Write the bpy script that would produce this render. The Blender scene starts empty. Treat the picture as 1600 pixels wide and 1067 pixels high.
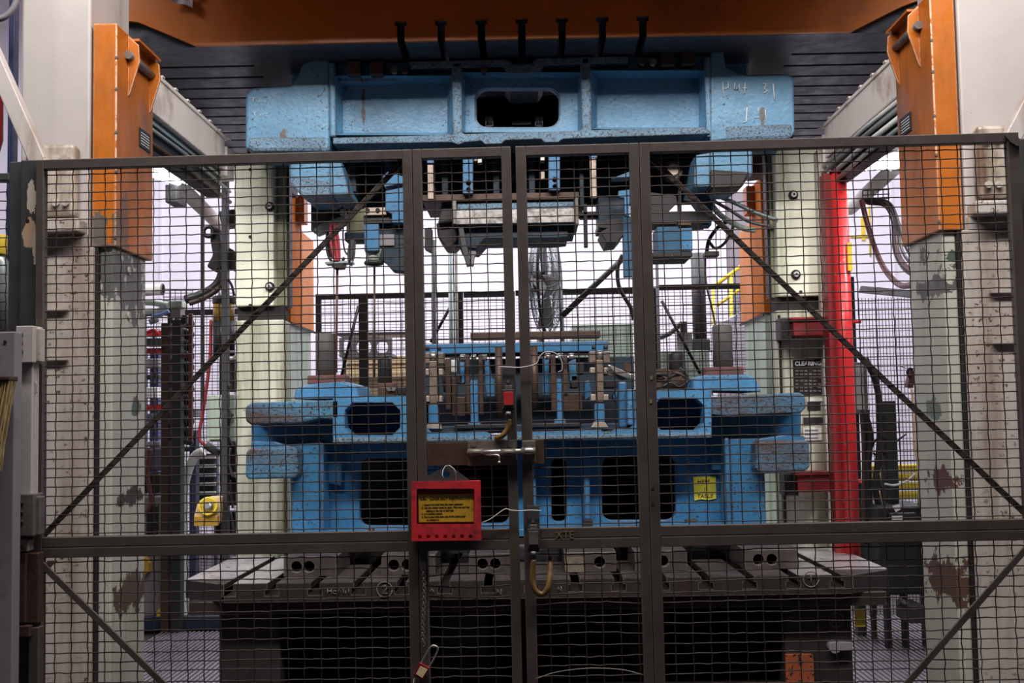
import bpy, bmesh, math, random
from mathutils import Vector, Matrix, Euler
from mathutils.geometry import tessellate_polygon
random.seed(7)
SC = bpy.context.scene
COL = SC.collection
PI = math.pi

# ------------------------------------------------------------------ camera
F, CX, CY, CAM_H = 1800.0, 800.0, 533.5, 1.6          # focal length in pixels of the 1600x1067 frame
VPX, VPY, ROLL = 826.0, 650.0, 0.018
Yc = Vector(((VPX-CX)/F, -(VPY-CY)/F, -1.0)).normalized()
Zc = Vector((-math.sin(ROLL), math.cos(ROLL), 0.0))
Zc = (Zc - Zc.dot(Yc)*Yc).normalized()
Xc = Yc.cross(Zc)
cam_d = bpy.data.cameras.new('camera')
cam = bpy.data.objects.new('camera', cam_d)
COL.objects.link(cam)
cam.matrix_world = Matrix(((*Xc, 0), (*Yc, 0), (*Zc, CAM_H), (0, 0, 0, 1)))
cam_d.sensor_width = 36.0
cam_d.lens = 36.0*F/1600.0
cam_d.clip_start = 0.05
SC.camera = cam

# ------------------------------------------------------------------ world, lights, exposure
SC.view_settings.view_transform = 'Standard'
SC.view_settings.look = 'None'
SC.view_settings.gamma = 1.0
SC.view_settings.use_curve_mapping = False
SC.view_settings.exposure = 0.0
w = bpy.data.worlds.new('world')
SC.world = w
w.use_nodes = True
w.node_tree.nodes['Background'].inputs[0].default_value = (0.80, 0.84, 1.0, 1)
w.node_tree.nodes['Background'].inputs[1].default_value = 0.04

def area(name, loc, target, sx, sy, power, color=(1, 1, 1), spread=180):
    l = bpy.data.lights.new(name, 'AREA')
    l.shape = 'RECTANGLE'; l.size = sx; l.size_y = sy; l.energy = power; l.color = color; l.spread = math.radians(spread)
    o = bpy.data.objects.new(name, l); COL.objects.link(o)
    o.location = loc
    o.rotation_euler = (Vector(target)-Vector(loc)).to_track_quat('-Z', 'Y').to_euler()
    return o
# rows of shop lights on the aisle side of the press, and over the bay behind it
area('aisle_light', (0.2, 2.6, 5.1), (0.0, 6.0, 2.4), 5.0, 0.4, 315, (1.0, 0.95, 0.92))
area('rear_bay_light', (0, 11.4, 6.4), (0, 12.3, 0.5), 11, 2.0, 640, (0.96, 0.95, 1.0))
area('rear_aisle_light', (0, 8.9, 5.6), (0, 11.6, 1.4), 7.0, 0.5, 170, (0.97, 0.96, 1.0))
area('left_bay_light', (-3.3, 4.7, 4.4), (-1.5, 6.6, 1.5), 0.6, 1.6, 11, (0.97, 0.97, 1.0), 45)
area('right_bay_light', (3.3, 4.7, 4.4), (1.5, 6.6, 1.5), 0.6, 1.6, 11, (0.97, 0.97, 1.0), 45)

# ------------------------------------------------------------------ placing helpers
def ray(px, py):
    v = Vector(((px-CX)/F, -(py-CY)/F, -1.0))
    return Vector((Xc.dot(v), Yc.dot(v), Zc.dot(v)))
def W(px, py, D):
    r = ray(px, py)
    t = D/r.y
    return Vector((r.x*t, D, CAM_H + r.z*t))
def WX(px, py, D): return W(px, py, D).x
def WZ(px, py, D): return W(px, py, D).z
def R(x0, y0, x1, y1, D):
    xm, ym = (x0+x1)/2, (y0+y1)/2
    return WX(x0, ym, D), WX(x1, ym, D), WZ(xm, y1, D), WZ(xm, y0, D)

ROOTM = {}
def mtx(o):
    while o is not None:
        if o.name in ROOTM: return ROOTM[o.name]
        o = o.parent
    return Matrix()
def tag(o, label=None, cat=None, group=None, kind=None):
    if label: o['label'] = label
    if cat: o['category'] = cat
    if group: o['group'] = group
    if kind: o['kind'] = kind
    return o
def thing(name, label, cat, loc=(0, 0, 0), rot=(0, 0, 0), group=None):
    o = bpy.data.objects.new(name, None)
    o.empty_display_size = 0.1
    COL.objects.link(o)
    o.location = loc; o.rotation_euler = rot
    ROOTM[o.name] = Matrix.Translation(Vector(loc)) @ Euler(rot).to_matrix().to_4x4()
    return tag(o, label, cat, group)
def copy_tree(o, parent=None):
    c = o.copy(); COL.objects.link(c)
    if parent is not None:
        c.parent = parent
    for ch in list(o.children):
        copy_tree(ch, c)
    return c

class MB:
    """collects shapes in world coordinates and links them as ONE mesh object"""
    def __init__(s): s.v = []; s.f = []; s.sm = []
    def add(s, vs, fs, smooth=False):
        k = len(s.v)
        s.v += [Vector(p) for p in vs]
        s.f += [tuple(i+k for i in f) for f in fs]
        s.sm += [smooth]*len(fs)
        return s
    def box(s, x0, x1, y0, y1, z0, z1):
        return s.add([(x0,y0,z0),(x1,y0,z0),(x1,y1,z0),(x0,y1,z0),(x0,y0,z1),(x1,y0,z1),(x1,y1,z1),(x0,y1,z1)],
                     [(0,3,2,1),(4,5,6,7),(0,1,5,4),(1,2,6,5),(2,3,7,6),(3,0,4,7)])
    def obox(s, c, ax, ay, az, sx, sy, sz):
        c = Vector(c); ax = Vector(ax).normalized()*sx/2; ay = Vector(ay).normalized()*sy/2; az = Vector(az).normalized()*sz/2
        vs = [c+a*ax+b*ay+d*az for d in (-1,1) for a, b in ((-1,-1),(1,-1),(1,1),(-1,1))]
        return s.add(vs, [(0,3,2,1),(4,5,6,7),(0,1,5,4),(1,2,6,5),(2,3,7,6),(3,0,4,7)])
    def bx(s, x0, y0, x1, y1, D0, D1):
        a, b, c, d = R(x0, y0, x1, y1, D0)
        return s.box(a, b, D0, D1, c, d)
    def plate(s, outer, holes, y0, y1):
        """polygon in X,Z with holes, thick along Y"""
        loops = [[Vector((p[0], p[1], 0)) for p in outer]] + [[Vector((p[0], p[1], 0)) for p in h] for h in holes]
        tri = tessellate_polygon(loops)
        flat = [p for l in loops for p in l]
        n = len(flat)
        vs = [(p.x, y0, p.y) for p in flat] + [(p.x, y1, p.y) for p in flat]
        fs = []
        for t in tri:
            a, b, c = (flat[i] for i in t)
            if (b-a).cross(c-a).z > 0: t = (t[0], t[1], t[2])
            else: t = (t[0], t[2], t[1])
            fs.append(t); fs.append((t[2]+n, t[1]+n, t[0]+n))
        k = 0
        for li, l in enumerate(loops):
            m = len(l)
            ar = sum(l[i].x*l[(i+1) % m].y-l[(i+1) % m].x*l[i].y for i in range(m))
            fwd = (ar > 0) == (li == 0)
            for i in range(m):
                a, b = k+i, k+(i+1) % m
                fs.append((b, a, a+n, b+n) if fwd else (a, b, b+n, a+n))
            k += m
        return s.add(vs, fs)
    def pp(s, pts, D0, D1, holes=()):
        return s.plate([(lambda q: (q.x, q.z))(W(x, y, D0)) for x, y in pts],
                       [[(lambda q: (q.x, q.z))(W(x, y, D0)) for x, y in h] for h in holes], D0, D1)
    def prism_x(s, prof, x0, x1):
        """profile in Y,Z extruded along X"""
        m = MB().plate(prof, [], x0, x1)
        return s.add([(v.y, v.x, v.z) for v in m.v], [tuple(reversed(f)) for f in m.f])
    def prism_z(s, prof, z0, z1):
        m = MB().plate(prof, [], z0, z1)
        return s.add([(v.x, v.z, v.y) for v in m.v], [tuple(reversed(f)) for f in m.f])
    def tube(s, pts, r, n=8, cap=True, rs=None, smooth=True):
        pts = [Vector(p) for p in pts]
        k = len(s.v); m = len(pts)
        up = Vector((0.13, 0.31, 0.94))
        t0 = (pts[1]-pts[0]).normalized()
        a = t0.cross(up)
        if a.length < 1e-3: a = t0.cross(Vector((1, 0, 0)))
        a.normalize()
        for i, p in enumerate(pts):
            t = (pts[min(i+1, m-1)]-pts[max(i-1, 0)])
            if t.length < 1e-9: t = t0
            t.normalize()
            a = a-a.dot(t)*t
            if a.length < 1e-6: a = t.orthogonal()
            a.normalize(); b = t.cross(a)
            rr = rs[i] if rs else r
            for j in range(n):
                w_ = 2*PI*j/n
                s.v.append(p+rr*(math.cos(w_)*a+math.sin(w_)*b))
        for i in range(m-1):
            for j in range(n):
                q = k+i*n+j; q2 = k+i*n+(j+1) % n
                s.f.append((q, q2, q2+n, q+n)); s.sm.append(smooth)
        if cap:
            s.f.append(tuple(k+j for j in reversed(range(n)))); s.sm.append(False)
            s.f.append(tuple(k+(m-1)*n+j for j in range(n))); s.sm.append(False)
        return s
    def cyl(s, a, b, r, n=16, r2=None):
        return s.tube([a, b], r, n, True, [r, r if r2 is None else r2])
    def ring(s, c, ax, R_, r, n=24, k=6):
        c = Vector(c); ax = Vector(ax).normalized(); u = ax.orthogonal().normalized(); v = ax.cross(u)
        base = len(s.v)
        for i in range(n):
            w_ = 2*PI*i/n; d = math.cos(w_)*u+math.sin(w_)*v
            for j in range(k):
                q = 2*PI*j/k
                s.v.append(c+d*(R_+r*math.cos(q))+ax*r*math.sin(q))
        for i in range(n):
            for j in range(k):
                s.f.append((base+i*k+j, base+((i+1) % n)*k+j, base+((i+1) % n)*k+(j+1) % k, base+i*k+(j+1) % k)); s.sm.append(True)
        return s
    def mesh(s, name, inv=None):
        me = bpy.data.meshes.new(name)
        me.from_pydata([tuple(inv @ p) if inv else tuple(p) for p in s.v], [], s.f)
        me.polygons.foreach_set('use_smooth', s.sm)
        me.update()
        return me
    def build(s, name, m, parent=None, bevel=0, xf=None, seg=2):
        if xf is not None: s.v = [xf @ p for p in s.v]
        inv = mtx(parent).inverted() if parent is not None else None
        if parent is None:   # a top-level mesh keeps its origin at its own base
            lo = Vector((sum(p.x for p in s.v)/len(s.v), sum(p.y for p in s.v)/len(s.v), min(p.z for p in s.v)))
            inv = Matrix.Translation(-lo)
        me = s.mesh(name, inv)
        me.materials.append(m)
        o = bpy.data.objects.new(name, me)
        COL.objects.link(o)
        if parent is not None: o.parent = parent
        else: o.location = lo; ROOTM[o.name] = Matrix.Translation(lo)
        if bevel:
            b = o.modifiers.new('bevel', 'BEVEL')
            b.width = bevel; b.segments = seg; b.limit_method = 'ANGLE'; b.angle_limit = math.radians(35)
        return o

def rrect(x0, y0, x1, y1, r, n=5):
    """rounded rectangle in pixels"""
    out = []
    for cx, cy, a0 in ((x1-r, y0+r, -90), (x1-r, y1-r, 0), (x0+r, y1-r, 90), (x0+r, y0+r, 180)):
        for i in range(n+1):
            a = math.radians(a0+90*i/n)
            out.append((cx+r*math.cos(a), cy+r*math.sin(a)))
    return out
def spline(pts, n=8):
    """Catmull-Rom through the points"""
    P = [Vector(p) for p in pts]
    P = [2*P[0]-P[1]] + P + [2*P[-1]-P[-2]]
    out = []
    for i in range(1, len(P)-2):
        for k in range(n):
            t = k/n
            a, b, c, d = P[i-1], P[i], P[i+1], P[i+2]
            out.append(0.5*((2*b)+(c-a)*t+(2*a-5*b+4*c-d)*t*t+(3*b-a-3*c+d)*t**3))
    out.append(P[-2])
    return out
def path(pxs, D, n=8):
    return spline([W(p[0], p[1], p[2] if len(p) > 2 else D) for p in pxs], n)
def simple(name, m, mb, label, cat, group=None, bevel=0, xf=None):
    o = mb.build(name, m, None, bevel, xf)
    return tag(o, label, cat, group)
def text(name, s, m, parent, loc, size, rot=(PI/2, 0, 0), xf=None, align='LEFT', extrude=0.0004, shear=0, bold=0):
    """raised flat lettering turned into a mesh; loc in world coordinates (or in the frame of xf)"""
    cu = bpy.data.curves.new(name, 'FONT')
    cu.body = s; cu.size = size; cu.align_x = align; cu.extrude = extrude; cu.shear = shear; cu.offset = bold
    cu.resolution_u = 3
    tmp = bpy.data.objects.new(name, cu); COL.objects.link(tmp)
    dg = bpy.context.evaluated_depsgraph_get()
    me = bpy.data.meshes.new_from_object(tmp.evaluated_get(dg), depsgraph=dg)
    bpy.data.objects.remove(tmp); bpy.data.curves.remove(cu)
    M_ = Matrix.Translation(Vector(loc)) @ Euler(rot).to_matrix().to_4x4()
    if xf is not None: M_ = xf @ M_
    if parent is not None: M_ = mtx(parent).inverted() @ M_
    me.transform(M_)
    me.materials.clear(); me.materials.append(m)
    o = bpy.data.objects.new(name, me); COL.objects.link(o)
    if parent is not None: o.parent = parent
    return o

# ------------------------------------------------------------------ materials
def C(r, g, b):
    f = lambda c: (c/255/12.92 if c/255 <= 0.04045 else ((c/255+0.055)/1.055)**2.4)
    return (f(r), f(g), f(b), 1)
def mat(name, col, rough=0.5, metal=0.0, var=0.25, scale=5.0, dirt=None, dirt_amt=0.5, dirt_scale=3.0, stretch=(1, 1, 1),
        chip=None, chip_amt=0.35, chip_scale=40.0, chip_mask=2.0, edge=None, edge_r=0.008, bump=0.15, bump_scale=60.0, patches=(), patch_noise=0.12, spec=0.5):
    m = bpy.data.materials.new(name)
    m.use_nodes = True
    nt = m.node_tree; N = nt.nodes; L = nt.links
    bs = N['Principled BSDF']
    bs.inputs['Roughness'].default_value = rough
    bs.inputs['Metallic'].default_value = metal
    bs.inputs['Specular IOR Level'].default_value = spec
    tc = N.new('ShaderNodeTexCoord'); P = tc.outputs['Object']
    def noise(scale_, detail=5, st=None, rough_=0.6):
        n = N.new('ShaderNodeTexNoise'); n.inputs['Scale'].default_value = scale_; n.inputs['Detail'].default_value = detail
        n.inputs['Roughness'].default_value = rough_
        if st:
            mp = N.new('ShaderNodeMapping'); mp.inputs['Scale'].default_value = st; L.new(P, mp.inputs[0]); L.new(mp.outputs[0], n.inputs['Vector'])
        else: L.new(P, n.inputs['Vector'])
        return n.outputs['Fac']
    def mr(x, a, b, c=0.0, d=1.0):
        n = N.new('ShaderNodeMapRange'); n.inputs[1].default_value = a; n.inputs[2].default_value = b; n.inputs[3].default_value = c; n.inputs[4].default_value = d
        L.new(x, n.inputs[0]); return n.outputs[0]
    def math_(op, a, b):
        n = N.new('ShaderNodeMath'); n.operation = op
        for i, x in enumerate((a, b)):
            if isinstance(x, (int, float)): n.inputs[i].default_value = x
            else: L.new(x, n.inputs[i])
        return n.outputs[0]
    def mix(fac, a, b):
        n = N.new('ShaderNodeMix'); n.data_type = 'RGBA'
        L.new(fac, n.inputs[0])
        for i, x in ((6, a), (7, b)):
            if isinstance(x, tuple): n.inputs[i].default_value = x
            else: L.new(x, n.inputs[i])
        return n.outputs[2]
    dark = tuple(c*(1-var) for c in col[:3])+(1,)
    light = tuple(min(1, c*(1+var*0.6)) for c in col[:3])+(1,)
    c = mix(mr(noise(scale), 0.3, 0.7), dark, light)
    if dirt:
        c = mix(mr(noise(dirt_scale, 6, stretch, 0.65), 0.62-0.25*dirt_amt, 0.80-0.2*dirt_amt, 0, 0.9), c, dirt)
    fac = None
    if chip:
        k = mr(noise(chip_scale, 6, None, 0.65), 0.66-0.12*chip_amt, 0.70-0.12*chip_amt)
        if chip_mask: k = math_('MULTIPLY', k, mr(noise(chip_mask, 3), 0.42, 0.56))
        fac = k
        c = mix(k, c, chip)
    for (ctr, rad, pc) in patches:
        mp = N.new('ShaderNodeVectorMath'); mp.operation = 'SUBTRACT'; L.new(P, mp.inputs[0]); mp.inputs[1].default_value = ctr
        m2 = N.new('ShaderNodeVectorMath'); m2.operation = 'DIVIDE'; L.new(mp.outputs[0], m2.inputs[0]); m2.inputs[1].default_value = rad
        m3 = N.new('ShaderNodeVectorMath'); m3.operation = 'LENGTH'; L.new(m2.outputs[0], m3.inputs[0])
        q = math_('ADD', m3.outputs['Value'], mr(noise(14, 6, None, 0.7), 0.3, 0.7, -patch_noise*5, patch_noise*5))
        c = mix(mr(q, 0.98, 1.02, 1, 0), c, pc)
    if edge:
        bv = N.new('ShaderNodeBevel'); bv.samples = 4; bv.inputs[0].default_value = edge_r
        ge = N.new('ShaderNodeNewGeometry')
        dt = N.new('ShaderNodeVectorMath'); dt.operation = 'DOT_PRODUCT'; L.new(bv.outputs[0], dt.inputs[0]); L.new(ge.outputs['True Normal'], dt.inputs[1])
        e = mr(dt.outputs['Value'], 0.995, 0.92)
        e = math_('MULTIPLY', e, mr(noise(chip_scale*0.8, 5), 0.34, 0.52))
        c = mix(e, c, edge)
    L.new(c, bs.inputs['Base Color'])
    if bump:
        b = N.new('ShaderNodeBump'); b.inputs['Strength'].default_value = bump; b.inputs['Distance'].default_value = 0.01
        L.new(noise(bump_scale, 4), b.inputs['Height']); L.new(b.outputs[0], bs.inputs['Normal'])
    rv = mr(noise(scale*3, 4), 0.3, 0.7, max(0, rough-0.12), min(1, rough+0.12)); L.new(rv, bs.inputs['Roughness'])
    return m
def emit(name, col, power):
    m = bpy.data.materials.new(name); m.use_nodes = True
    b = m.node_tree.nodes['Principled BSDF']
    b.inputs['Base Color'].default_value = col
    b.inputs['Emission Color'].default_value = col; b.inputs['Emission Strength'].default_value = power
    return m

BROWN = C(70, 48, 34); RUST = C(84, 46, 32); BLK = C(22, 20, 20)
M_blue_up = mat('blue_paint_upper', C(88, 136, 168), 0.42, 0, 0.22, 4, dirt=C(50, 92, 118), dirt_amt=0.25, dirt_scale=2.5, chip=C(60, 56, 52), chip_amt=0.55, chip_scale=55, edge=C(96, 84, 78), edge_r=0.012, bump=0.25, bump_scale=45, patch_noise=0.16, patches=[((x, -0.2, z), (rx, 0.35, rz), c_) for x, z, rx, rz, c_ in ((-1.28, 0.80, 0.02, 0.07, C(96, 82, 76)), (-0.92, 0.72, 0.06, 0.05, C(70, 84, 72)), (-0.45, 0.69, 0.09, 0.03, C(84, 104, 104)), (1.27, 0.86, 0.015, 0.04, C(86, 82, 76)), (1.29, 0.74, 0.015, 0.06, C(96, 100, 84)), (1.38, 0.64, 0.06, 0.04, C(84, 66, 54)), (-1.42, 0.66, 0.05, 0.03, C(92, 66, 54)), (-0.87, 1.0, 0.01, 0.12, C(70, 56, 50)))])
M_blue_cast = mat('blue_paint_rough_cast', C(100, 134, 158), 0.45, 0, 0.3, 9, chip=C(66, 62, 66), chip_amt=0.95, chip_scale=90, chip_mask=0, bump=0.7, bump_scale=90, edge=C(90, 80, 76), edge_r=0.012)
M_blue_lo = mat('blue_paint_lower', C(58, 120, 164), 0.45, 0, 0.2, 5, dirt=C(44, 92, 126), dirt_amt=0.3, dirt_scale=2.5, chip=C(58, 42, 40), chip_amt=0.7, chip_scale=60, edge=C(84, 58, 46), edge_r=0.012, bump=0.15)
M_blue_rust = mat('blue_paint_rusted', C(66, 124, 156), 0.6, 0, 0.3, 8, dirt=C(76, 54, 44), dirt_amt=1.1, dirt_scale=4, stretch=(0.5, 1, 1.6), chip=C(52, 40, 34), chip_amt=0.9, chip_scale=50, chip_mask=0, bump=0.6, bump_scale=70)
M_navy = mat('shaded_blue_paint', C(40, 88, 120), 0.6, 0, 0.3, 5, chip=BLK, chip_amt=0.4)  # darker copy of the die blue: shade painted into recessed and side faces
M_navy_dark = mat('shaded_navy_paint', C(24, 44, 58), 0.6, 0, 0.3, 6, chip=BLK, chip_amt=0.4, bump=0.1)  # near-black copy of the blue, painting the shade under and inside the dies
M_orange = mat('orange_paint', C(186, 103, 28), 0.42, 0, 0.18, 2.5, dirt=C(128, 72, 28), dirt_amt=0.6, dirt_scale=3.5, stretch=(1, 1, 0.4), chip=C(120, 70, 40), chip_amt=0.2, chip_scale=70, edge=C(232, 196, 168), edge_r=0.006, bump=0.05)
M_orange_ram = mat('orange_paint_ram', C(190, 104, 32), 0.4, 0, 0.15, 1.5, dirt=C(116, 60, 26), dirt_amt=0.45, dirt_scale=1.5, bump=0.05)
M_peach = mat('orange_paint_lit', C(238, 144, 76), 0.5, 0, 0.12, 3, bump=0.04, spec=0.25)  # paler orange painting the light that the rear flange catches
M_orange_rear = mat('orange_paint_rear', C(206, 112, 30), 0.6, 0, 0.15, 3, bump=0.03, spec=0.12)
M_edge = mat('ridge_highlight_paint', C(232, 190, 160), 0.5, 0, 0.2, 40, chip=C(190, 110, 50), chip_amt=1.0, chip_scale=30, chip_mask=0, bump=0)  # pale colour painting the ridge highlight, broken by orange chips
M_riser = mat('riser_steel', C(80, 72, 68), 0.55, 0.2, 0.25, 9, dirt=C(54, 44, 40), dirt_amt=0.4, edge=C(150, 142, 136), edge_r=0.004, bump=0.15)
M_white = mat('white_paint_dirty', C(184, 177, 173), 0.5, 0, 0.1, 2.5, dirt=C(134, 112, 92), dirt_amt=0.35, dirt_scale=4, stretch=(1, 1, 0.12), chip=C(110, 84, 64), chip_amt=0.1, chip_scale=70, bump=0.06)
M_white_low = mat('white_paint_stained', C(190, 182, 174), 0.5, 0, 0.14, 3, dirt=C(116, 88, 68), dirt_amt=0.75, dirt_scale=5, stretch=(1, 1, 0.09), chip=C(84, 58, 44), chip_amt=0.6, chip_scale=45, bump=0.08)
M_cream = mat('cream_paint', C(236, 238, 216), 0.45, 0, 0.1, 2, dirt=C(150, 150, 96), dirt_amt=0.45, dirt_scale=6, stretch=(1, 1, 0.1), chip=C(80, 72, 54), chip_amt=0.15, chip_scale=50, bump=0.05)
M_pale_green = mat('pale_green_paint', C(196, 210, 196), 0.5, 0, 0.12, 3, dirt=C(110, 132, 104), dirt_amt=0.5, dirt_scale=6, stretch=(1, 1, 0.1), bump=0.05)
M_gate = mat('gate_dark_brown_paint', C(78, 69, 64), 0.5, 0, 0.15, 8, dirt=C(44, 36, 32), dirt_amt=0.3, chip=C(120, 112, 106), chip_amt=0.0, chip_scale=90, edge=C(110, 100, 92), edge_r=0.003, bump=0.04)
M_wire = mat('mesh_wire_steel', C(62, 52, 48), 0.45, 0.3, 0.3, 14, bump=0)
M_brown_plate = mat('brown_plate', C(74, 52, 40), 0.55, 0, 0.2, 6, dirt=C(46, 34, 28), dirt_amt=0.4, bump=0.05)
M_steel = mat('bright_steel', C(190, 186, 182), 0.35, 0.85, 0.2, 10, dirt=C(90, 80, 70), dirt_amt=0.3, bump=0.05)
M_steel_dull = mat('dull_steel', C(128, 122, 116), 0.5, 0.6, 0.25, 10, dirt=C(70, 56, 46), dirt_amt=0.5, bump=0.1)
M_zinc = mat('zinc_plate_dirty', C(124, 116, 108), 0.45, 0.25, 0.25, 20, dirt=C(84, 72, 62), dirt_amt=0.5, dirt_scale=14, bump=0.1)
M_void = mat('black_void_shade', C(9, 9, 10), 0.8, 0, 0.1, 5, bump=0, spec=0.1)  # near-black stand-in for the darkness deep inside openings
M_galv = mat('galvanised_steel', C(160, 172, 172), 0.4, 0.6, 0.2, 8, bump=0.05)
M_bed_top = mat('bolster_top_steel', C(214, 210, 212), 0.36, 0.75, 0.15, 6, dirt=C(110, 98, 94), dirt_amt=0.35, dirt_scale=5, bump=0.04)
M_bed = mat('bolster_dark_steel', C(47, 40, 37), 0.6, 0.2, 0.3, 8, dirt=C(50, 36, 30), dirt_amt=0.5, chip=C(120, 108, 102), chip_amt=0.1, chip_scale=80, edge=C(150, 140, 134), edge_r=0.004, bump=0.2)
M_bed_low = mat('bed_black_oily', C(38, 34, 33), 0.6, 0.0, 0.3, 6, dirt=C(26, 22, 20), dirt_amt=0.6, bump=0.15)
M_ram_under = mat('ram_underside_steel', C(74, 76, 82), 0.4, 0.4, 0.3, 4, dirt=C(40, 40, 44), dirt_amt=0.5, dirt_scale=4, bump=0.05)
M_black = mat('black_rubber', C(30, 29, 30), 0.5, 0, 0.2, 10, bump=0.02)
M_dark = mat('dark_machinery', C(46, 44, 44), 0.5, 0.2, 0.3, 10, chip=C(110, 104, 98), chip_amt=0.1, bump=0.1)
M_brown_m = mat('brown_oiled_steel', C(84, 66, 56), 0.5, 0.4, 0.3, 12, dirt=C(44, 34, 30), dirt_amt=0.5, bump=0.15)
M_red = mat('red_paint', C(206, 44, 46), 0.4, 0, 0.12, 3, dirt=C(150, 28, 30), dirt_amt=0.3, chip=C(222, 170, 164), chip_amt=0.3, chip_scale=28, chip_mask=1.6, bump=0.04)
M_dark_red = mat('dark_red_paint', C(132, 26, 30), 0.5, 0, 0.2, 5, dirt=C(70, 24, 24), dirt_amt=0.4, bump=0.05)
M_redbox = mat('red_box_paint', C(212, 50, 58), 0.45, 0, 0.1, 6, dirt=C(110, 36, 40), dirt_amt=0.5, dirt_scale=16, bump=0.03)
M_redhose = mat('red_hose', C(176, 60, 66), 0.5, 0, 0.2, 8, bump=0)
M_maroon = mat('maroon_hose', C(104, 52, 52), 0.45, 0, 0.2, 8, bump=0)
M_yellow = mat('yellow_paint', C(226, 196, 60), 0.45, 0, 0.15, 6, dirt=C(150, 120, 40), dirt_amt=0.3, bump=0.02)
M_sign = mat('yellow_sign', C(206, 158, 40), 0.55, 0, 0.15, 20, dirt=C(110, 78, 30), dirt_amt=0.35, dirt_scale=40, bump=0)
M_paper = mat('yellow_paper', C(232, 218, 70), 0.7, 0, 0.08, 10, bump=0)
M_ink = mat('black_ink', C(24, 20, 18), 0.7, 0, 0.1, 10, bump=0)
M_chalk = mat('white_chalk', C(214, 214, 216), 0.9, 0, 0.1, 60, bump=0)
M_chalk_dim = mat('faded_chalk', C(112, 103, 99), 0.9, 0, 0.2, 60, bump=0)
M_bristle = mat('straw_bristle', C(184, 158, 112), 0.8, 0, 0.3, 30, bump=0)
M_grey = mat('grey_paint', C(130, 126, 130), 0.5, 0, 0.12, 4, dirt=C(90, 80, 78), dirt_amt=0.3, bump=0.03)
M_greypost = mat('post_dark_grey_paint', C(66, 66, 68), 0.5, 0, 0.15, 6, bump=0.03)
M_blue_rack = mat('rack_blue_paint', C(56, 72, 124), 0.5, 0, 0.15, 6, bump=0)
M_tan = mat('tan_wood', C(234, 206, 160), 0.7, 0, 0.2, 8, bump=0.05)
M_amber = mat('amber_plastic', C(196, 152, 66), 0.3, 0, 0.2, 8, bump=0)
M_pale = mat('pale_plastic', C(214, 214, 210), 0.45, 0, 0.1, 8, bump=0)
M_wallm = mat('wall_lavender_white', C(232, 226, 240), 0.7, 0, 0.03, 1.5, bump=0)
M_floorm = mat('floor_concrete', C(58, 54, 53), 0.6, 0, 0.2, 2, dirt=C(36, 32, 31), dirt_amt=0.5, bump=0.05)
M_grate = mat('grating_steel', C(142, 137, 144), 0.4, 0.3, 0.15, 5, bump=0)
M_ceil = mat('ceiling_dark', C(70, 64, 66), 0.8, 0, 0.1, 2, bump=0)
M_duct = mat('white_duct_paint', C(244, 244, 240), 0.4, 0, 0.05, 3, bump=0)
M_beam = mat('side_beam_paint', C(236, 224, 216), 0.5, 0, 0.08, 2.5, dirt=C(150, 124, 104), dirt_amt=0.3, dirt_scale=4, chip=C(110, 84, 64), chip_amt=0.1, chip_scale=70, bump=0.04)
M_tube = emit('fluorescent_tube', (0.97, 0.98, 1.0, 1), 9.0)

# ================================================================== the setting
def struct(name, m, mb):
    return tag(mb.build(name, m), kind='structure')
struct('floor', M_floorm, MB().box(-9, 9, -4, 15, -0.1, 0))
struct('wall_back', M_wallm, MB().box(-9, 9, 15, 15.2, 0, 7.5))
struct('wall_left', M_wallm, MB().box(-9.2, -9, -4, 15.2, 0, 7.5))
struct('wall_right', M_wallm, MB().box(9, 9.2, -4, 15.2, 0, 7.5))
struct('ceiling', M_ceil, MB().box(-9.2, 9.2, -4, 15.2, 7.5, 7.7))
# seams of the sheet cladding of the back wall
for i in range(15):
    x = -5.6+0.8*i
    tag(MB().box(x-0.012, x+0.012, 14.975, 15, 0.1, 7.4).build('trim_%d' % (i+1), M_wallm), kind='structure')

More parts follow.
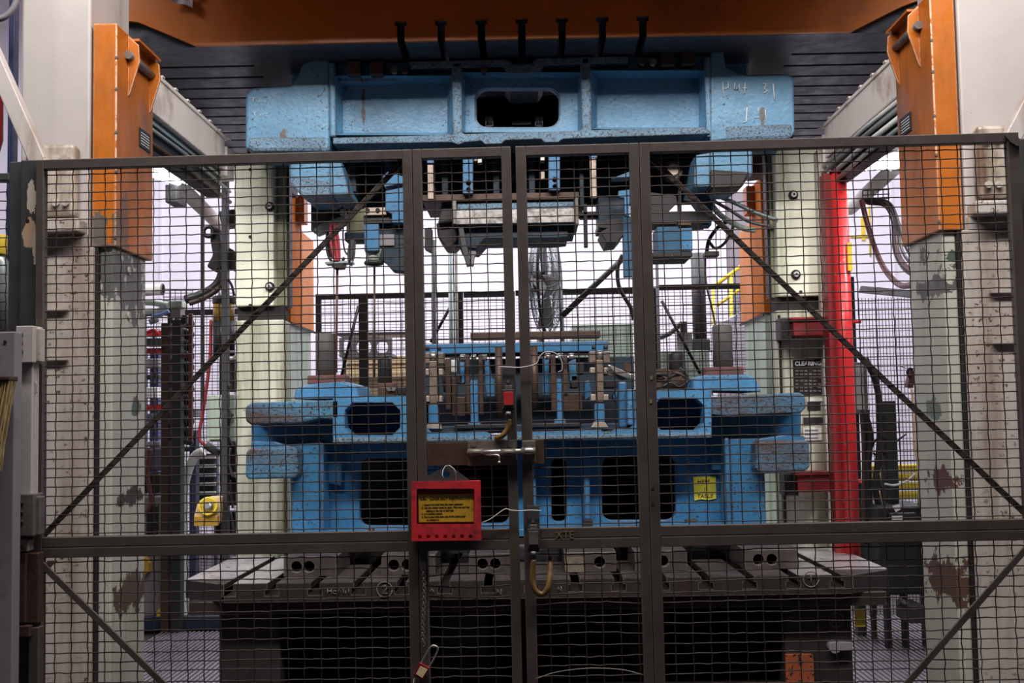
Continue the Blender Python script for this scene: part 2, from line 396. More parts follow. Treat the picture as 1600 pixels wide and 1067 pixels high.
# ================================================================== press: frame
def side_frame(s, label):
    """white front housing of the press, s=-1 left, +1 right (X mirrored)"""
    t = thing('press_housing', label, 'press housing', (s*1.9, 4.6, 0))
    X = lambda a, b: (min(s*a, s*b), max(s*a, s*b))
    m = MB(); x0, x1 = X(1.765, 2.05); m.box(x0, x1, 4.60, 5.06, 0, 4.4); m.build('front_panel', M_white if s < 0 else M_white, t, 0.01)
    m = MB(); x0, x1 = X(1.80, 2.0); m.box(x0, x1, 4.53, 4.6, 2.43, 2.72); m.build('oily_pocket_box', M_stain, t, 0.015)
    m = MB(); x0, x1 = X(1.77, 2.04); m.box(x0, x1, 4.50, 4.6, 2.36, 2.415); m.build('ledge', M_white_low, t, 0.008)
    m = MB(); x0, x1 = X(1.738, 2.045); m.box(x0, x1, 4.572, 4.60, 0.0, 2.31 if True else 0); m.build('lower_panel', M_white_low, t, 0.006)
    m = MB(); x0, x1 = X(1.766, 2.045); m.box(x0, x1, 4.574, 4.60, 2.312, 2.36); m.build('panel_top', M_white_low, t)
    # narrow pillar below the orange guard
    m = MB(); x0, x1 = X(1.675, 1.728); m.box(x0, x1, 4.62, 5.02, 0, 2.315); m.build('pillar', M_pillar, t, 0.006)
    m = MB(); x0, x1 = X(1.7285, 1.7375); m.box(x0, x1, 4.60, 4.66, 0.0, 2.31); m.build('dark_joint', M_ink, t)
    for z in (2.66, 2.48):
        for u in (1.83, 1.87, 1.96):
            MB().cyl((s*u, 4.515, z), (s*u, 4.53, z), 0.014, 10).build('bolt', M_white_low, t)
    for z, y in ((1.92, 4.56), (1.72, 4.56), (0.98, 4.56), (0.80, 4.56)):
        m = MB(); x0, x1 = X(1.93, 2.06); m.box(x0, x1, 4.53, 4.566, z-0.045, z+0.045); m.build('hinge_plate', M_stain, t, 0.008)
        MB().cyl((s*1.955, 4.522, z), (s*1.955, 4.53, z), 0.013, 10).build('bolt', M_steel_dull, t)
    for z in (2.24, 2.05):
        MB().cyl((s*1.674, 4.8, z), (s*1.668, 4.8, z), 0.017, 10).build('bolt', M_white_low, t)
    for z0 in (2.06, 1.86):
        m = MB(); x0, x1 = X(1.83, 2.04); m.box(x0, x1, 4.55, 4.565, z0-0.006, z0+0.006); m.build('seam_bar', M_white_low, t)
    return t
GREYP = C(88, 90, 88); OIL = C(70, 54, 46)
def P3(px, py, D): return tuple(W(px, py, D))
# worn-through paint: patch centres are in the coordinates of the part's thing
def rel(p, base): return (p[0]-base[0], p[1]-base[1], p[2]-base[2])
bl, br = (-1.9, 4.6, 0), (1.9, 4.6, 0)
M_pillar = mat('pillar_paint_worn', C(182, 182, 170), 0.5, 0, 0.12, 3, dirt=C(130, 120, 104), dirt_amt=0.35, dirt_scale=5, stretch=(1, 1, 0.1), bump=0.06, patch_noise=0.14, patches=[
    (rel(P3(203, 450, 4.85), bl), (0.2, 0.16, 0.14), GREYP), (rel(P3(180, 425, 4.66), bl), (0.06, 0.2, 0.1), GREYP),
    (rel(P3(210, 636, 4.9), bl), (0.2, 0.05, 0.035), C(76, 88, 78)), (rel(P3(205, 775, 4.85), bl), (0.2, 0.14, 0.035), OIL), (rel(P3(195, 925, 4.85), bl), (0.2, 0.2, 0.075), C(92, 76, 66)),
    (rel(P3(1455, 400, 4.85), br), (0.2, 0.05, 0.05), GREYP), (rel(P3(1495, 415, 4.66), br), (0.08, 0.05, 0.06), C(76, 86, 80)), (rel(P3(1470, 450, 4.75), br), (0.2, 0.2, 0.045), GREYP),
    (rel(P3(1470, 640, 4.8), br), (0.2, 0.08, 0.05), C(110, 122, 112)), (rel(P3(1480, 750, 4.75), br), (0.2, 0.14, 0.05), C(96, 66, 62)), (rel(P3(1490, 905, 4.75), br), (0.2, 0.2, 0.085), C(92, 68, 60))])
M_stain = mat('white_paint_oil_runs', C(188, 178, 164), 0.4, 0, 0.15, 6, dirt=C(92, 62, 42), dirt_amt=0.95, dirt_scale=9, stretch=(1, 1, 0.35), bump=0.1)
side_frame(-1, 'left white press housing with a dark vertical joint, behind the left fence panel')
side_frame(1, 'right white press housing with a dark vertical joint, behind the right fence panel')

M_orange_worn = mat('orange_paint_worn', C(186, 103, 28), 0.42, 0, 0.18, 2.5, dirt=C(128, 72, 28), dirt_amt=0.6, dirt_scale=3.5, stretch=(1, 1, 0.4), chip=C(120, 70, 40), chip_amt=0.25, chip_scale=70, edge=C(232, 196, 168), edge_r=0.006, bump=0.05, patch_noise=0.14, patches=[
    ((-0.045, 0, 0.04), (0.05, 0.1, 0.11), C(96, 92, 86)), ((0.045, 0.1, 0.1), (0.03, 0.06, 0.14), C(112, 80, 60)), ((0.04, 0.4, 0.12), (0.03, 0.05, 0.08), C(170, 104, 60)), ((0.045, 0.02, 0.06), (0.02, 0.05, 0.1), C(110, 84, 66)), ((-0.045, 0.1, 0.12), (0.03, 0.05, 0.03), C(110, 62, 30))])
def guard_column(s, label, y0, y1, zb, zt, front=True):
    t = thing('guard_column', label, 'guard column', (s*1.7, y0, zb))
    X = lambda a, b: (min(s*a, s*b), max(s*a, s*b))
    xo = 1.755
    m = MB()
    if front:
        x0, x1 = X(1.657, xo)
        m.box(x0, x1, y0, y1, zb, zt)
        m.build('channel', M_orange_worn if s < 0 else M_orange, t, 0.006)
        x0, x1 = X(1.6555, 1.661); MB().box(x0, x1, y0-0.0015, y0+0.004, zb+0.3, zt-0.02).build('ridge_highlight', M_edge, t)  # thin strip painting the highlight along the column ridge, with chipped paint
        # two lugs at the top with a pin
        for k, yy in enumerate((y0+0.13, y1-0.06)):
            xi = s*1.657
            prof = [(0, zt-0.01), (0.045, zt-0.05), (0.05, zt-0.12), (0.008, zt-0.26), (0, zt-0.27)]
            m = MB().plate([(xi-s*u, v) for u, v in (prof if s < 0 else prof)], [], yy, yy+0.012)
            m.build('lug', M_orange, t, 0.002)
        MB().cyl((s*1.645, y0+0.1, zt-0.1), (s*1.645, y1-0.03, zt-0.1), 0.018, 12).build('pin', M_steel_dull, t)
        m = MB(); x0, x1 = X(1.612, 1.657); m.box(x0, x1, y0+0.14, y1-0.03, zt-0.03, zt-0.02); m.build('top_plate', M_orange_ram, t)
        m = MB()
        for z in (2.35, 2.62, 2.78, 2.96, 3.09):
            m.cyl((s*1.657, y0-0.004, z), (s*1.657, y0+0.004, z), 0.006, 8)
        m.build('screw', M_steel_dull, t)
        py = y0+0.27; pz = 2.83
        m = MB(); x0, x1 = X(1.652, 1.657); m.box(x0, x1, py, py+0.14, pz-0.04, pz+0.04); lab = m.build('rating_plate', M_dark, t)
        m = MB()
        for k in range(5):
            x0, x1 = X(1.6505, 1.652); z = pz-0.028+0.012*k
            m.box(x0, x1, py+0.015, py+0.12, z, z+0.004)
        m.build('print_line', M_pale, lab)
    else:
        x0, x1 = X(1.66, 1.76); m.box(x0, x1, y0, y0+0.42, zb, zt); m.build('channel', M_orange_rear, t, 0.006)
        x0, x1 = X(1.664, 1.75); MB().box(x0, x1, y0+0.42, y1, zb-0.005, zt-0.25).build('rear_flange', M_peach, t, 0.006)
        x0, x1 = X(1.60, 1.664); MB().box(x0, x1, y0+0.2, y0+0.34, zt-0.22, zt-0.02).build('lug', M_orange_ram, t, 0.004)
        # white pillar below
        x0, x1 = X(1.67, 1.75); MB().box(x0, x1, y0+0.03, y1-0.1, 0, zb).build('pillar', M_pale_green, t, 0.006)
        x0, x1 = X(1.65, 1.66)
        MB().box(x0, x1, y0, y1, zb-0.02, zb-0.005).build('edge_strip', M_black, t)
    return t
guard_column(-1, 'tall orange guard column at the front left, rating plate on its inner side', 4.60, 5.06, 2.315, 3.235)
guard_column(1, 'tall orange guard column at the front right, rating plate on its inner side', 4.60, 5.06, 2.315, 3.29)
guard_column(-1, 'rear left orange guard column, beside the left cream upright', 8.05, 8.95, 2.29, 3.25, False)
guard_column(1, 'rear right orange guard column, beside the right cream upright', 8.05, 8.95, 2.29, 3.25, False)

def side_beam(s, label):
    t = thing('side_beam', label, 'beam', (s*1.72, 5.0, 2.95))
    X = lambda a, b: (min(s*a, s*b), max(s*a, s*b))
    x0, x1 = X(1.675, 1.76)
    MB().box(x0, x1, 5.04, 6.35, 3.0, 3.19).build('beam', M_beam, t, 0.005)
    MB().box(x0, x1, 6.40, 6.56, 2.98, 3.15).build('end_block', M_beam, t, 0.005)
    x0, x1 = X(1.668, 1.765); MB().box(x0, x1, 5.04, 6.38, 3.175, 3.195).build('top_flange', M_beam, t, 0.003)
    for k in range(7):
        y = 5.22+0.2*k
        x0, x1 = X(1.664, 1.70); MB().box(x0, x1, y, y+0.03, 3.194, 3.203).build('tab', M_white, t)
    x0, x1 = X(1.70, 1.77); MB().box(x0, x1, 5.04, 6.35, 2.845, 2.995).build('lower_rail', M_dark, t)
    x0, x1 = X(1.69, 1.70); MB().box(x0, x1, 5.04, 6.35, 2.958, 2.972).build('rail_edge', M_galv, t)
    return t
side_beam(-1, 'pale side beam running back from the left orange guard column')
side_beam(1, 'pale side beam running back from the right orange guard column')

def upright(s, label):
    t = thing('press_upright', label, 'upright', (s*1.6, 6.5, 0))
    if s < 0:
        a, b, c = WX(368, 500, 6.5), WX(428, 500, 6.5), WX(453, 500, 6.66)
    else:
        a, b, c = WX(1304, 500, 6.5), WX(1218, 500, 6.5), WX(1203, 500, 6.66)
    X = lambda p, q: (min(p, q), max(p, q))
    zl = WZ(420, 486, 6.5)
    x0, x1 = X(a, b); MB().box(x0, x1, 6.5, 6.64, zl+0.03, 3.12).build('guide_block', M_cream, t, 0.008)
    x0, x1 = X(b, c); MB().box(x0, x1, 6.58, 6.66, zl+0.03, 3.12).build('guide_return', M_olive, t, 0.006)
    x0, x1 = X(c+s*0.0, c-s*0.012); MB().box(x0, x1, 6.60, 6.68, zl+0.03, 3.12).build('guide_liner', M_black, t)
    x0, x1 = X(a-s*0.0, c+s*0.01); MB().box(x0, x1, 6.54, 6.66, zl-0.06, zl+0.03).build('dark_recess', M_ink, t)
    x0, x1 = X(a, c); MB().box(x0, x1, 6.5, 6.66, 0, zl-0.05).build('lower_post', M_cream_run, t, 0.008)
    return t
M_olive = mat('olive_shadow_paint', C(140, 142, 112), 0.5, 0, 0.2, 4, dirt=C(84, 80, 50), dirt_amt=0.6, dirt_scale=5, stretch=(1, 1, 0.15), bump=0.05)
M_cream_run = mat('cream_paint_green_runs', C(208, 208, 190), 0.5, 0, 0.12, 3, dirt=C(104, 104, 60), dirt_amt=0.85, dirt_scale=8, stretch=(1, 1, 0.06), chip=C(80, 70, 52), chip_amt=0.2, bump=0.05)
uL = upright(-1, 'left cream press upright with two round socket bolts and a dark ledge')
uR = upright(1, 'right cream press upright carrying the black maker plate')
def sock(t, px, py, D):
    p = W(px, py, D)
    MB().cyl(p+Vector((0, 0.003, 0)), p+Vector((0, -0.012, 0)), 0.027, 18).build('bolt_washer', M_ink, t)
    b = MB().cyl(p+Vector((0, -0.012, 0)), p+Vector((0, -0.03, 0)), 0.015, 16).build('socket_bolt', M_pale, t)
    MB().cyl(p+Vector((0, -0.03, 0)), p+Vector((0, -0.032, 0)), 0.007, 6).build('hex_socket', M_ink, b)
sock(uL, 422, 323, 6.5); sock(uL, 422, 448, 6.5)
sock(uR, 1239, 305, 6.5); sock(uR, 1243, 429, 6.5)
for px, py in ((391, 370), (391, 265), (391, 477), (1279, 349), (1285, 456), (1251, 456)):
    p = W(px, py, 6.5); t = uL if px < 800 else uR
    MB().cyl(p, p+Vector((0, -0.006, 0)), 0.009, 10).build('screw', M_ink, t)
# right upright: stepped beige strip, plates and inner strips
MB().bx(1286, 235, 1304, 880, 6.44, 6.5).build('cover_strip', M_beige if 'M_beige' in globals() else M_white_low, uR, 0.004)
MB().bx(1222, 492, 1225, 860, 6.48, 6.5).build('dark_joint', M_ink, uR)
mp = MB().bx(1240, 562, 1286, 616, 6.49, 6.5).build('maker_plate', M_ink, uR)
p = W(1242, 571, 6.485); text('lettering', 'CLEARING', M_chalk, mp, p, 0.031, align='LEFT', bold=0.0012)
m = MB()
for r in range(7):
    for c in range(6):
        if (r*5+c*3) % 7 != 2:
            q = W(1243+c*7, 579+r*5.2, 6.487); m.box(q.x, q.x+0.017, 6.486, 6.49, q.z-0.006, q.z+0.003)
m.build('print_line', M_chalk_dim, mp)
for (a, b, c, d, mm, nm) in ((1262, 622, 1286, 627, M_pale, 'small_plate'), (1262, 629, 1282, 640, M_ink, 'small_plate'), (1256, 652, 1286, 662, M_dark, 'small_plate'), (1255, 668, 1284, 688, M_pale, 'paper_notice')):
    o = MB().bx(a, b, c, d, 6.49, 6.5).build(nm, mm, uR)
    if nm == 'paper_notice':
        m = MB()
        for k in range(3): m.bx(1258, 671+6*k, 1278, 673+6*k, 6.487, 6.49)
        m.build('print_line', M_grey, o)
# red brackets that hold the red pipe to the right upright
for py0, py1, px0, lab in ((499, 524, 1240, 'upper red bracket clamping the red pipe to the right upright'), (742, 769, 1246, 'lower red bracket clamping the red pipe to the right upright')):
    t = thing('pipe_bracket', lab, 'bracket', W(px0, py1, 6.4))
    MB().bx(px0, py0, 1306, py1, 6.30, 6.5).build('arm', M_dark_red, t, 0.004)
    MB().bx(px0-4, py0-4, 1308, py0, 6.28, 6.5).build('top_lip', M_dark_red, t, 0.002)
    MB().bx(px0-20, py0-3, px0+2, py1+6, 6.36, 6.5).build('backing_block', M_dark, t, 0.006)
t = thing('red_pipe', 'thick red vertical pipe with chipped paint beside the right upright', 'pipe', W(1330, 862, 6.2))
a = W(1321, 560, 6.2); a.z = WZ(1316, 270, 6.2); b = W(1333, 870, 6.2)
MB().cyl((a.x, 6.2, b.z), (a.x, 6.2, a.z), 0.043, 24).build('tube', M_red, t)
MB().box(a.x-0.082, a.x-0.03, 6.2, 6.3, b.z, a.z).build('backing_channel', M_dark_red, t, 0.004)
MB().cyl((a.x, 6.2, a.z), (a.x, 6.2, a.z+0.012), 0.052, 24).build('end_cap', M_dark_red, t)
q = W(1327, 403, 6.2); MB().box(q.x-0.022, q.x+0.002, 6.15, 6.18, q.z-0.075, q.z+0.075).build('yellow_label', M_yellow, t)
for py in (502, 752):
    q = W(1342, py, 6.2); MB().cyl((q.x-0.03, 6.2, q.z), (q.x+0.01, 6.2, q.z), 0.012, 8).build('clamp_bolt', M_red, t)

# ================================================================== press: ram
t = thing('press_ram', 'orange fronted press ram with slotted dark underside above the blue die', 'press ram', (0, 6.5, 3.517))
ZR = 3.517
def slotted(y, xs, z, up, h, x0, x1, neck=0.019, tee=0.031, dn=0.078, dt=0.028):
    """front outline with T slots that open at level z (up=+1: material above z)"""
    pts = []
    for x in xs:
        pts += [(x-neck, z), (x-neck, z+up*dn), (x-tee, z+up*dn), (x-tee, z+up*(dn+dt)), (x+tee, z+up*(dn+dt)), (x+tee, z+up*dn), (x+neck, z+up*dn), (x+neck, z)]
    return pts
sl = [0.0+0.2054*n for n in range(-3, 4)]
xl0, xl1 = WX(215, 20, 5.75), WX(305, 62, 5.75); xr0, xr1 = WX(1330, 38, 5.75), WX(1410, 5, 5.75)
prof = [(-2.15, ZR+0.15), (xl0, ZR+0.13), (xl1, ZR)] + slotted(5.75, sl, ZR, 1, 0, 0, 0) + [(xr0, ZR), (xr1, ZR+0.125), (2.15, ZR+0.2), (2.15, 4.3), (-2.15, 4.3)]
MB().plate(prof, [], 5.75, 5.775).build('front_plate', M_orange_ram, t, 0.004)
prof = [(-1.45, ZR)] + slotted(5.75, sl, ZR, 1, 0, 0, 0) + [(1.45, ZR), (1.45, 4.0), (-1.45, 4.0)]
MB().plate(prof, [], 5.78, 6.9).build('slotted_block', M_ram_under, t)
pr = [(5.78, ZR+0.001)]
for n in range(14):
    y = 6.11+0.205*n
    if y < 8.45: pr += [(y-0.016, ZR+0.001), (y-0.016, ZR+0.06), (y+0.016, ZR+0.06), (y+0.016, ZR+0.001)]
pr += [(8.6, ZR+0.001), (8.6, 3.9), (5.78, 3.9)]
for x0, x1 in ((-2.3, -1.451), (1.451, 2.3)):
    MB().prism_x(pr, x0, x1).build('side_platen', M_ram_under, t)
pr2 = [(p[0], p[1]) for p in pr if p[0] >= 6.9]
MB().box(-1.45, 1.45, 6.9, 7.9, ZR+0.002, 3.9).build('rear_platen', M_ram_under, t)

# dark guide brackets under the ram, in front of the uprights
MB().pp([(1176, 160), (1238, 160), (1240, 222), (1238, 250), (1222, 262), (1205, 270), (1176, 273)], 6.75, 6.95).build('guide_bracket', M_brown_m, t, 0.006)
MB().pp([(386, 170), (455, 168), (455, 300), (430, 300), (428, 246), (386, 240)], 6.75, 6.95).build('guide_bracket', M_brown_m, t, 0.006)
# unseen beam added above the picture to shade the top of the ram
t = thing('shade_beam', 'orange beam added above the ram, out of view, to shade it', 'beam', (0, 5.2, 3.82))
MB().box(-2.06, 2.06, 5.065, 5.36, 3.82, 4.4).build('beam', M_orange_ram, t, 0.01)
# torn plastic on the ram
t2 = thing('plastic_sheet', 'torn piece of clear plastic hanging at the top left of the orange ram', 'plastic', W(290, 15, 5.7))
m = MB()
g = [[W(262+8*i+random.uniform(-2, 2), -20+8*j*(0.5+0.07*i)+random.uniform(-2, 2), 5.70+0.03*random.random()) for j in range(6)] for i in range(6)]
vs = [p for r_ in g for p in r_]
m.add(vs, [(i*6+j, i*6+j+1, (i+1)*6+j+1, (i+1)*6+j) for i in range(5) for j in range(5)])
m.build('sheet', mat('clear_plastic', C(190, 180, 190), 0.15, 0, 0.2, 10, bump=0.1), t2)

# ================================================================== press: bolster and bed
BY = 5.4
zb = WZ(826, 905.5-0.0, BY)
bo = thing('press_bolster', 'dark slotted steel bolster table under the lower blue die', 'press bed', (0, 6.2, zb-0.2))
bs = [0.0+0.2013*n for n in range(-7, 8)]
xl, xr = WX(350, 913, BY), WX(1332, 896, BY)
zlow = WZ(826, 935, BY)
prof = [(xl, zlow), (xr, zlow), (xr, zb)] + list(reversed(slotted(BY, bs, zb, -1, 0, 0, 0, 0.021, 0.033, 0.026, 0.032))) + [(xl, zb)]
MB().plate(prof, [], BY, 6.47).build('slotted_table', M_bed, bo, 0.003)
MB().box(-1.33, 1.33, 6.472, 7.2, zlow, zb).build('rear_table', M_bed, bo, 0.003)
x1_ = WX(290, 907, BY+0.17); x2_ = WX(1388, 890, BY+0.17)
MB().prism_z([(x1_, BY+0.17), (xl, BY), (xl, 6.47), (x1_, 6.47)], zlow, zb).build('table_end', M_bed, bo, 0.003)
MB().prism_z([(xr, BY), (x2_, BY+0.17), (x2_, 6.47), (xr, 6.47)], zlow, zb).build('table_end', M_bed, bo, 0.003)
M_bed_mid = mat('bolster_top_shaded', C(92, 84, 80), 0.45, 0.3, 0.25, 8, dirt=C(44, 38, 36), dirt_amt=0.6, bump=0.06)  # darker top steel that paints in the shadow of the lower die
# worn skin of the table top between the slots, middle painted as die shadow
xs = [x1_+0.004]+bs+[x2_-0.004]
for i in range(len(xs)-1):
    a = xs[i]+(0.0225 if i else 0); b = xs[i+1]-(0.0225 if i < len(xs)-2 else 0)
    y0 = BY+0.006 if 0 < i < len(xs)-2 else BY+0.17
    MB().box(a, b, y0, 6.46, zb, zb+0.002).build('top_strip', M_bed_top if abs(a+b) > 2.3 else M_bed_mid, bo)
zl2 = WZ(826, 955, BY+0.03)
MB().box(x1_+0.05, x2_-0.05, BY+0.05, 6.47, zl2, zlow).build('lower_flange', M_bed, bo, 0.004)
def chalk(o, strokes, D, r=0.003, m=None, dy=-0.003):
    k = MB()
    for s_ in strokes:
        k.tube([W(x, y, D)+Vector((0, dy, 0)) for x, y in s_], r, 5)
    return k.build('chalk_marking', m or M_chalk_dim, o)
def circ(cx, cy, r, n=16): return [(cx+r*math.cos(2*PI*i/n), cy+r*math.sin(2*PI*i/n)) for i in range(n+1)]
chalk(bo, [[(512, 919), (512, 929)], [(512, 924), (518, 923)], [(518, 919), (518, 929)], [(526, 924), (522, 922), (521, 927), (526, 928)], [(529, 929), (530, 920), (533, 926), (536, 919), (537, 928)], [(540, 923), (540, 928)], [(545, 918), (545, 928)]], BY)
chalk(bo, [circ(601, 921, 12), [(597, 917), (602, 914), (604, 919), (598, 927), (606, 927)]], BY)
chalk(bo, [circ(1267, 905, 12), [(1261, 903), (1273, 902)], [(1267, 897), (1267, 912)]], BY)
chalk(bo, [[(777, 929), (777, 921), (783, 929), (783, 920)], [(872, 924), (872, 917), (877, 924), (877, 916)], [(672, 926), (675, 920), (678, 926)]], BY)
chalk(bo, [[(855, 945), (855, 938), (859, 945), (860, 937)]], BY+0.05)
bd = thing('press_bed', 'black oily press bed with dark openings below the bolster table', 'press bed', (0, 6.3, 0))
def bedbox(px0, px1, D, nm='leg', mm=None, y0=945, top=None):
    x0, x1 = WX(px0, 1000, D), WX(px1, 1000, D)
    return MB().box(x0, x1, D, 6.47, 0, top or zl2).build(nm, mm or M_bed_low, bd, 0.01)
bedbox(342, 438, 5.55); bedbox(1226, 1332, 5.55); bedbox(690, 765, 5.9); bedbox(985, 1040, 5.9)
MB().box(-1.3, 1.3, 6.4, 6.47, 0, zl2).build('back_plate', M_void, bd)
MB().box(-1.45, 1.45, 5.62, 5.9, 0, 0.30).build('bottom_rail', M_bed_low, bd, 0.01)
# fittings on the bed, right of the opening
MB().bx(1228, 1022, 1272, 1075, 5.53, 5.55).build('orange_patch', mat('orange_chipped', C(150, 74, 40), 0.6, 0, 0.3, 8, chip=BLK, chip_amt=0.9, chip_scale=30, chip_mask=0, bump=0.1), bd, 0.003)
q = W(1305, 1012, 5.5)
MB().cyl(q+Vector((0, 0.06, 0)), q, 0.028, 18).build('grey_knob', M_grey, bd, 0.003)
MB().bx(1312, 1004, 1332, 1016, 5.5, 5.55).build('grey_plate', M_grey, bd, 0.002)
chalk(bd, [circ(1306, 968, 11), [(1301, 974), (1301, 963), (1306, 970), (1311, 962), (1311, 974)]], 5.549)
tg = MB().bx(1336, 950, 1352, 979, 5.52, 5.526)
simple('yellow_tag', M_yellow, tg, 'small yellow tag hanging at the right corner of the press bed', 'tag')

# die risers: steel blocks with two round holes each, on the bolster
def riser(px0, px1, y0, y1, holes, lab, mm=None):
    D = 5.6
    x0, x1, z0, z1 = R(px0, y0, px1, y1, D)
    z0 = zb+0.0025; z1 = zb+0.098
    hs = []
    for h in holes:
        cx = WX(h, (y0+y1)/2, D)
        hs.append([(cx+0.026*math.cos(2*PI*i/16), (z0+z1)/2+0.026*math.sin(2*PI*i/16)) for i in range(16)])
    m = MB().plate([(x0, z0), (x1, z0), (x1, z1), (x0, z1)], hs, D, 6.9)
    m.box(x0+0.01, x1-0.01, 6.5, 6.51, z0+0.01, z1-0.01)
    return simple('riser_block', mm or M_riser, m, lab, 'riser block', 'riser blocks between bolster and lower die', 0.004)
riser(443, 526, 875, 905, (463, 483), 'leftmost steel riser block with two round holes, on the bolster')
riser(596, 680, 872, 902, (615, 636), 'second riser block from the left, behind the gate post junction')
riser(733, 800, 872, 900, (754, 774), 'riser block behind the left gate door, under the red lockout box')
M_bed_rough = mat('bolster_pale_patch', C(120, 108, 94), 0.7, 0.1, 0.35, 30, dirt=C(70, 56, 48), dirt_amt=0.5, bump=0.3)
riser(882, 963, 868, 895, (937,), 'riser block with one hole and a pale rough end, behind the right gate door')
rp = bpy.data.objects['riser_block.003']
MB().bx(883, 870, 914, 894, 5.594, 5.6).build('pale_patch', M_bed_rough, rp)

riser(992, 1074, 867, 893, (1036,), 'riser block with a single hole and small nut, right of the gate post')
riser(1163, 1246, 860, 889, (1185, 1206), 'rightmost steel riser block with two round holes, on the bolster')

# ================================================================== upper die
DU = 6.05
ud = thing('upper_die', 'large blue cast upper die with scratched chalk marks, bolted under the ram', 'die', (0, 6.3, 2.3))
# end lugs and shoulders (one casting with the ribs and flanges)
def rr(px0, py0, px1, py1, D, r=0):
    return None
m = MB()
m.pp([(383, 148), (393, 137), (452, 133), (466, 118), (472, 100), (486, 93), (515, 93), (515, 236), (383, 233)], DU, DU+0.42)
m.build('end_lug', M_blue_up, ud, 0.022, seg=3)
m = MB()
m.pp([(1110, 75), (1122, 72), (1130, 76), (1134, 104), (1150, 113), (1168, 116), (1232, 115), (1241, 122), (1242, 206), (1236, 215), (1132, 219), (1110, 222)], DU, DU+0.42)
lugR = m.build('end_lug', M_blue_up, ud, 0.022, seg=3)
# worn underside lips of the lugs
MB().pp([(385, 214), (512, 214), (512, 237), (395, 237), (385, 230)], DU-0.004, DU+0.2).build('rough_lip', M_blue_cast, ud, 0.02)
MB().pp([(1130, 198), (1240, 194), (1241, 206), (1236, 217), (1132, 221)], DU-0.004, DU+0.2).build('rough_lip', M_blue_cast, ud, 0.02)
# rounded ears behind the shoulders
MB().pp([(452, 138), (452, 112), (462, 104), (492, 101), (492, 138)], DU+0.22, DU+0.43).build('ear', M_blue_up, ud, 0.03, seg=3)
MB().pp([(1124, 120), (1124, 80), (1145, 82), (1166, 92), (1171, 100), (1171, 120)], DU+0.2, DU+0.43).build('ear', M_blue_up, ud, 0.03, seg=3)
# web with the rounded window
MB().pp([(512, 100), (1112, 84), (1112, 214), (512, 222)], DU+0.12, DU+0.17, [rrect(744, 139, 873, 198, 17)]).build('web_plate', M_blue_up, ud, 0.006)
# window rim, a raised band around the panel
MB().pp([(722, 115), (908, 111), (908, 212), (722, 214)], DU+0.10, DU+0.125, [rrect(742, 137, 875, 200, 18)]).build('window_panel', M_blue_up, ud, 0.008)
for x0, x1 in ((514, 524), (706, 722), (908, 924), (1102, 1112)):
    MB().bx(x0, 96 if x0 < 900 else 88, x1, 214, DU, DU+0.14).build('rib', M_blue_up if x0 in (514, 1102) else M_blue_cast, ud, 0.012)
# drafted sides of the recessed panels
def draft(o, i):
    oc = [(o[0], o[1]), (o[2], o[1]), (o[2], o[3]), (o[0], o[3])]; ic = [(i[0], i[1]), (i[2], i[1]), (i[2], i[3]), (i[0], i[3])]
    A = [W(x, y, DU+0.015) for x, y in oc]; B = [W(x, y, DU+0.121) for x, y in ic]
    MB().add(A+B, [(0, 4, 5, 1), (1, 5, 6, 2), (2, 6, 7, 3), (3, 7, 4, 0)]).build('panel_draft', M_blue_up, ud)
draft((522, 118, 708, 211), (536, 130, 699, 207)); draft((720, 113, 910, 207), (729, 124, 901, 206)); draft((922, 110, 1104, 202), (933, 123, 1092, 199))
# top flange with its dip, stepped pads and the hanging step at the middle
MB().pp([(640, 96), (784, 93), (793, 93), (802, 101), (830, 100), (838, 91), (982, 88), (982, 97), (850, 101), (842, 113), (795, 114), (786, 103), (640, 106)], DU, DU+0.6).build('top_flange', M_blue_cast, ud, 0.008)
MB().pp([(512, 96), (640, 95), (640, 120), (612, 127), (512, 130)], DU+0.06, DU+0.5).build('top_pad', M_blue_up, ud, 0.012)
MB().pp([(982, 88), (1112, 80), (1112, 112), (1020, 114), (1008, 108), (982, 108)], DU+0.06, DU+0.5).build('top_pad', M_blue_up, ud, 0.012)
MB().box(WX(515, 100, DU), WX(1110, 90, DU), DU+0.2, DU+0.75, WZ(826, 200, DU), WZ(826, 102, DU)).plate if False else None
# bottom flange, deep shelf, with the small drain notches
m = MB()
m.pp([(520, 215), (708, 210), (716, 205), (726, 209), (905, 204), (916, 198), (926, 203), (1100, 198), (1110, 205), (1110, 209), (926, 215), (880, 217), (872, 222), (850, 222), (845, 217), (790, 219), (784, 224), (758, 225), (752, 220), (726, 222), (716, 226), (706, 222), (520, 225)], DU-0.01, DU+0.3)
m.build('bottom_flange', M_blue_cast, ud, 0.008)
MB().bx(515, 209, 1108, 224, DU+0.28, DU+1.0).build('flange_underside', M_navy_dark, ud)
# lower end blocks
MB().pp([(452, 240), (516, 240), (516, 296), (506, 306), (472, 305), (453, 286)], DU, DU+0.45).build('lower_block', M_blue_up, ud, 0.014, seg=3)
MB().pp([(516, 240), (532, 250), (546, 304), (516, 304)], DU+0.02, DU+0.45).build('block_wing', M_blue_up, ud, 0.01)
MB().pp([(455, 276), (516, 284), (516, 306), (472, 307), (455, 290)], DU-0.004, DU+0.2).build('rough_lip', M_blue_cast, ud, 0.012)
MB().pp([(1110, 236), (1176, 234), (1176, 272), (1160, 286), (1110, 290)], DU, DU+0.45).build('lower_block', M_blue_up, ud, 0.014, seg=3)
MB().pp([(1086, 242), (1110, 238), (1110, 292), (1084, 292)], DU+0.03, DU+0.45).build('block_wing', M_blue_up, ud, 0.01)
MB().pp([(1110, 264), (1174, 268), (1160, 292), (1110, 294)], DU-0.004, DU+0.2).build('rough_lip', M_dark, ud, 0.012)
